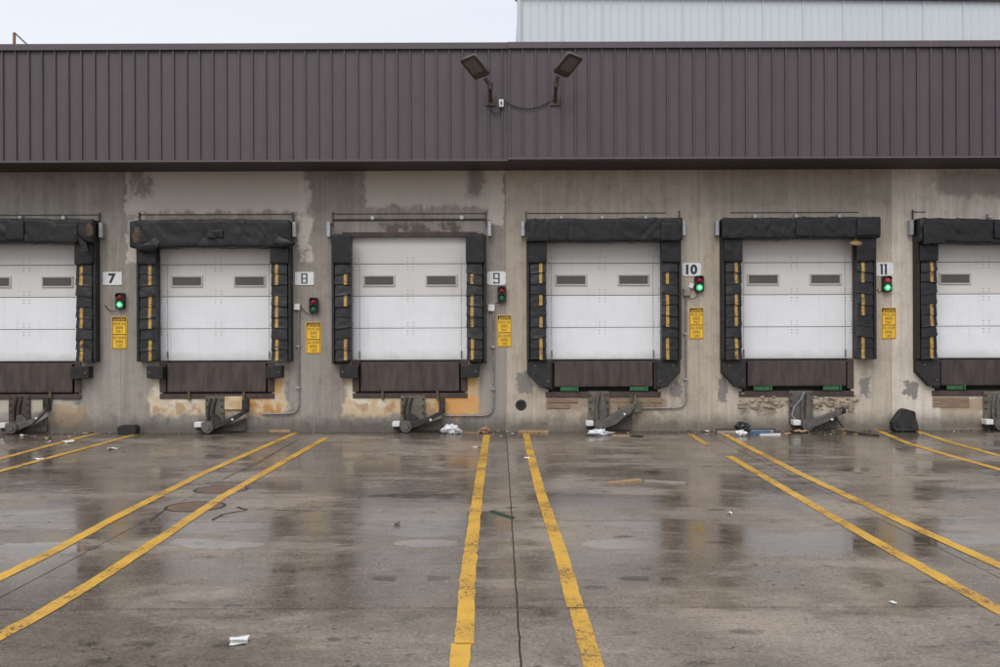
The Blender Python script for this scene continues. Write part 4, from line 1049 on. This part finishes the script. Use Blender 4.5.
o = MB().tube(sag(W(501.5, 99, -1.06), W(550, 101, -1.06), .155), .011, 7).build('power_cable', M['cable'], None, 60)
tag(o, 'thin dark cable sagging between the two floodlights', 'cable')
o = MB().tube(sag(W(488, 104, -1.06), W(502, 108.5, -1.06), .13), .010, 7).build('power_cable', M['cable'], None, 60)
tag(o, 'short dark cable loop under the left floodlight', 'cable')

# rusty post with a brace and a pale vent on the roof edge, far left
rp = W(14.3, 44, -.6)
rt = thing('roof_post', 'rusty post with diagonal brace and pale vent on the roof at far left', 'roof post', (rp.x, -.6, ZF - .10))
O = Vector(rt.location); top = W(14.3, 32.6, -.6); foot = W(33, 43.5, -.6)
def pr_(mb, n_, m_, sm=None):
    o = mb.build(n_, m_, None, sm); o.data.transform(Matrix.Translation(-O)); o.parent = rt
pr_(MB().box(rp.x - .022, rp.x + .022, -.62, -.58, ZF - .10, top.z, .004).box(rp.x - .05, rp.x + .04, -.64, -.56, ZF - .10, ZF + .06, .006), 'post', M['rust_post'])
pr_(MB().tube([top, foot - Vector((0, 0, .12))], .014, 8), 'brace', M['midsteel'])
vx = W(5.5, 40, -.3).x
pr_(MB().cyl((vx, -.3, ZF - .1), (vx, -.3, ZF + .13), .07, n=16).cyl((vx, -.3, ZF + .13), (vx, -.3, ZF + .2), .11, .06, 16), 'vent', M['whitebox'], 40)

# ------------------------------------------------------------------ manholes
for (px, py, lab) in ((195.5, 506.5, 'nearer rusty round manhole cover partly under the yellow line'), (221, 489.3, 'farther rusty round manhole cover partly under the yellow line')):
    c = G(px, py); mh = thing('manhole_cover', lab, 'manhole cover', c, 'manhole covers')
    n = 40; rg = [[(math.cos(2 * math.pi * i / n) * r_, math.sin(2 * math.pi * i / n) * r_, z_) for i in range(n)] for r_, z_ in ((.325, -.001), (.322, .0022), (.292, .0024), (.288, -.0008))]
    MB().grid(rg, close_u=True).build('rim', M['joint'], mh)
    MB().add([(math.cos(2 * math.pi * i / n) * .289, math.sin(2 * math.pi * i / n) * .289, .0012) for i in range(n)], [tuple(range(n))]).build('lid', M['lid'], mh)
    kn = MB()
    for i in range(-5, 6):
        for j in range(-5, 6):
            if i * i + j * j < 24: kn.box(i * .05 - .014, i * .05 + .014, j * .05 - .014, j * .05 + .014, .0011, .0032)
    kn.build('tread_studs', M['lid'], mh)['kind'] = 'stuff'

# ------------------------------------------------------------------ things lying on the ground
def lump(name, label, cat, px, py, wpx, hm, mat, seed, dm=None, amp=.4, sub=3, group=None, z=0):
    g = G(px, py); sc = F / (D + g.y); w_ = wpx / sc / 2; d_ = dm or w_ * .7
    mb = blob(MB(), (0, 0, hm * .5), w_, d_, hm * .62, seed, amp, sub, flat=hm * .5)
    o = mb.build(name, mat, None, 35); o.location = g; return tag(o, label, cat, group)
def slat(name, label, cat, p0, p1, wid, thick, mat, group=None, lift=0):
    a, c = G(*p0), G(*p1); d_ = c - a; L_ = d_.length; an = math.atan2(d_.y, d_.x)
    mb = MB(); n = 8; rows = []
    for i in range(n + 1):
        x = L_ * i / n; j = .15 * wid * fbm((x * 4, a.x, 0), 2); t2 = thick
        rows.append([(x, -wid / 2 + j, 0), (x, wid / 2 + j, 0), (x, wid / 2 + j, t2), (x, -wid / 2 + j, t2)])
    mb.grid(rows, close_u=True); mb.add(rows[0], [(0, 1, 2, 3)]); mb.add(rows[-1], [(3, 2, 1, 0)])
    o = mb.build(name, mat); o.location = a + Vector((0, 0, lift)); o.rotation_euler = (0, 0, an); return tag(o, label, cat, group)
def scrap(name, label, cat, px, py, wpx, dm, mat, seed, h=.03, group=None, rz=0):
    g = G(px, py); sc = F / (D + g.y); w_ = wpx / sc; n = 6; P = []
    for i in range(n + 1):
        P.append([((i / n - .5) * w_, (j / 4 - .5) * dm + .02 * fbm((i, j, seed), 2), .004 + h * (.5 + .9 * fbm((i * .35 + seed, j * .4, seed), 3))) for j in range(5)])
    zmin = min(p[2] for r_ in P for p in r_); P = [[(x, y, z - zmin + .002) for x, y, z in r_] for r_ in P]
    mb = MB().grid(P); mb.grid([[(x, y, z + .002) for x, y, z in r_] for r_ in P][::-1])
    o = mb.build(name, mat); o.location = g; o.rotation_euler = (0, 0, rz); return tag(o, label, cat, group)

# fallen bumper leaning on the wall
Pf = [(890.5, 421), (893, 429.8), (917, 429.8), (913.5, 410), (903, 406.8), (899, 409.5)]
pts = [(W(x, y, -.2).x, max(0, W(x, y, -.2).z - .02)) for x, y in Pf]; cxx = sum(p[0] for p in pts) / len(pts)
fb = thing('fallen_bumper', 'broken black rubber bumper lying against the wall right of number eleven', 'bumper', (cxx, -.2, 0))
o = MB().prism([(x - cxx, z) for x, z in pts], -.10, .10, .02).build('rubber_block', M['rubber2'], fb); 
bm = bmesh.new(); bm.from_mesh(o.data); bmesh.ops.subdivide_edges(bm, edges=bm.edges[:], cuts=3, use_grid_fill=True)
for v in bm.verts: v.co += Vector((0, 1, 0)) * .02 * fbm(v.co * 5, 3) + Vector((1, 0, .3)) * .008 * fbm(v.co * 9, 2)
mz = min(v.co.z for v in bm.verts)
for v in bm.verts: v.co.z -= mz
bm.to_mesh(o.data); bm.free()
for bx, bz in ((-.13, .12), (.1, .1)): MB().cyl((bx, -.10, bz), (bx, -.125, bz), .025, n=10).build('bolt_hole_shade', M['pit'], fb)  # black stubs painted in for the shade of empty bolt holes

p0 = W(119.5, 432, -.25); p1 = W(138, 423.5, -.25)
rb = thing('rubber_block', 'dark rubber block lying at the wall foot below number seven', 'rubber block', ((p0.x + p1.x) / 2, -.25, 0))
hw = (p1.x - p0.x) / 2
MB().prism(rrect(-hw, hw, 0, .16, .045, 3), -.12, .12, .01).build('body', M['rubber'], rb, 40)
MB().box(-hw * .75, hw * .8, -.07, .08, .1605, .172, .004).build('steel_strip', M['dksteel'], rb)

lump('plastic_bag', 'crumpled white plastic bag on the ground right of restraint nine', 'plastic bag', 451.5, 433.6, 17, .15, M['bag'], 2.2, .14, .55)
lump('plastic_bag', 'torn white plastic bag on the ground in front of restraint ten', 'plastic bag', 599, 435.2, 22, .10, M['bag'], 7.9, .11, .8)
lump('plastic_bag', 'small white bag next to the black bin bag under number ten', 'plastic bag', 741.5, 435.4, 10, .09, M['bag'], 4.4, .09, .6)
lump('bin_bag', 'small black bin bag among the boards under number ten', 'bin bag', 742.5, 431.8, 14, .17, M['binbag'], 3.7, .12, .6)
slat('wood_stick', 'brown stick poking out of the torn bag by restraint ten', 'stick', (612, 435.8), (632, 436.2), .04, .025, M['wood'])
slat('rubber_strip', 'short black rubber strip at the end of the stick near restraint ten', 'rubber strip', (631, 436.3), (642, 437), .08, .02, M['rubber'])
slat('wood_lath', 'pale wooden lath at the wall foot right of restraint eight', 'lath', (269, 432.4), (309, 431.8), .06, .05, M['wood'])
slat('wood_lath', 'tan wooden lath at the wall foot between the central lines', 'lath', (519, 432.2), (549, 432.6), .06, .04, M['wood'])
slat('board', 'long dark board at the wall foot under number ten', 'board', (716, 431.9), (775, 431.7), .06, .06, M['steel_brown'])
slat('board', 'pale board left of the black bin bag', 'board', (717, 433.4), (738, 433.3), .06, .05, M['greywood'])
slat('board', 'faded blue board right of the black bin bag', 'board', (751, 434.3), (769, 433.4), .09, .06, M['blue'])
slat('board', 'off white board lying behind the blue board', 'board', (751, 432.6), (773, 432.5), .06, .05, M['greywood'])
slat('board', 'cream splintered lath in front of the blue board', 'board', (760, 435.6), (780, 435.0), .05, .03, M['paper'])
lump('cardboard', 'crumpled brown cardboard at the wall foot left of central lines', 'cardboard', 484.5, 432.9, 11, .10, M['card'], 1.4, .08, .6)
slat('cardboard', 'flat brown cardboard strip right of the white bag by restraint nine', 'cardboard', (462, 432.8), (480, 433.2), .10, .02, M['card'])
scrap('cardboard', 'torn tan cardboard pieces under restraint eleven', 'cardboard', 797, 432.8, 18, .18, M['wood'], 3.1, .05)
scrap('cardboard', 'flat tan scrap left of restraint eleven', 'cardboard', 788, 434.6, 7, .12, M['wood'], 5.1, .03)
g = G(238.5, 644); P = []
for i, (yy, zz) in enumerate(((-.035, .003), (.0, .002), (.03, .003), (.032, .012), (-.005, .030), (.05, .036), (.10, .030))):
    P.append([(xx * (1 + .02 * i), yy + .012 * math.sin(xx * 20 + i), zz + .004 * math.sin(xx * 31 + i * 2) + .004) for xx in (-.075, -.04, 0, .04, .075)])
o = MB().grid(P).build('paper', M['paper'], None, 30); o.location = g; o.rotation_euler = (0, 0, .08); o.scale = (.66, .66, .8)
tag(o, 'folded white paper lying alone on the near left slabs', 'paper')
scrap('paper', 'crumpled white paper below leftmost restraint', 'paper', 35.5, 431.5, 7, .12, M['paper'], 2.3, .12)
scrap('wrapper', 'red and white wrapper at the far left wall foot', 'wrapper', 4, 432, 9, .12, M['redplastic'], 4.3, .06)
scrap('wrapper', 'tan wrapper left of the outer yellow line', 'wrapper', 47.5, 439.5, 9, .12, M['wood'], 6.3, .05)
scrap('paper', 'white scrap between the far left yellow lines', 'paper', 69, 442.5, 12, .10, M['paper'], 1.3, .03)
scrap('paper', 'white sheet scrap on the far left near the second line', 'paper', 113, 448.8, 11, .12, M['paper'], 8.3, .02)
scrap('paper', 'white scrap under the far left yellow lines', 'paper', 38, 459.5, 11, .12, M['paper'], 8.8, .02)
scrap('paper', 'thin white strip just left of the central line', 'paper', 477, 447.5, 10, .06, M['paper'], 1.8, .015)
scrap('paper', 'small white scrap on the right central line', 'paper', 527, 458.5, 5, .08, M['paper'], 3.8, .02)
slat('green_strip', 'dark green plastic strip on the slabs between the central lines', 'plastic strip', (491.5, 511.5), (513, 518), .05, .012, M['leafgreen'])
slat('wood_lath', 'flat tan lath on the slabs right of the central lines', 'lath', (609, 484), (640, 480.5), .10, .02, M['wood'])
slat('wood_lath', 'pale splintered strip on the slabs below door ten', 'lath', (645, 481.5), (686, 484), .05, .02, M['greywood'])
lump('stone', 'small loose stone on the slabs below door nine', 'stone', 397.5, 524.5, 6, .035, M['stone'], 5.5, .03, .5, 2)
scrap('paper', 'small white scrap on the slabs below number ten', 'paper', 729.5, 514, 4, .06, M['paper'], 2.9, .02)
scrap('paper', 'thin white scrap lying right of the near right line', 'paper', 892.5, 603.5, 4, .05, M['paper'], 7.1, .012, rz=.8)

# uncountable grit and litter flakes gathered along the wall foot and joints
mb = MB(); rnd = random.Random(11)
def flake(x, y, s, m):
    a = rnd.uniform(0, 6.3); p = []
    k = rnd.choice((3, 4, 5))
    for i in range(k):
        q = a + 6.283 * i / k; r_ = s * rnd.uniform(.5, 1.2); p.append((x + math.cos(q) * r_, y + math.sin(q) * r_ * .8, rnd.uniform(.003, .003 + s * .7)))
    mb.add(p, [tuple(range(k))], m)
for i in range(1500):
    x = rnd.uniform(-10, 10); y = -abs(rnd.gauss(.03, .22)) - .02
    flake(x, y, rnd.uniform(.006, .022), rnd.choice((0, 0, 0, 1, 1, 4)))
for (c, sx, sy, n) in ((-8.6, .9, .8, 110), (-.1, .6, .6, 80), (4.9, .9, .4, 90), (5.7, .6, .4, 36), (2.4, .8, .3, 10), (9.3, .5, .3, 14), (7.4, .5, .4, 8)):
    for i in range(n): flake(rnd.gauss(c, sx), -abs(rnd.gauss(.25, sy)) - .05, rnd.uniform(.012, .045), rnd.choice((0, 1, 1, 2, 3, 3, 4)))
for i in range(700):
    flake(rnd.uniform(-10, 10), rnd.uniform(-14, -.5), rnd.uniform(.004, .013), rnd.choice((0, 0, 1, 4, 3)))
for yj in jy[1:5]:
    for i in range(120): flake(rnd.uniform(-9, 9), yj + rnd.gauss(0, .02), rnd.uniform(.004, .014), rnd.choice((0, 0, 1)))
o = mb.build('litter_grit', [M['joint'], M['card'], M['paper'], M['wood'], M['stone']], None, None, False)
o['kind'] = 'stuff'; tag(o, 'scattered grit and tiny litter flakes along the wall foot and slabs', 'grit')
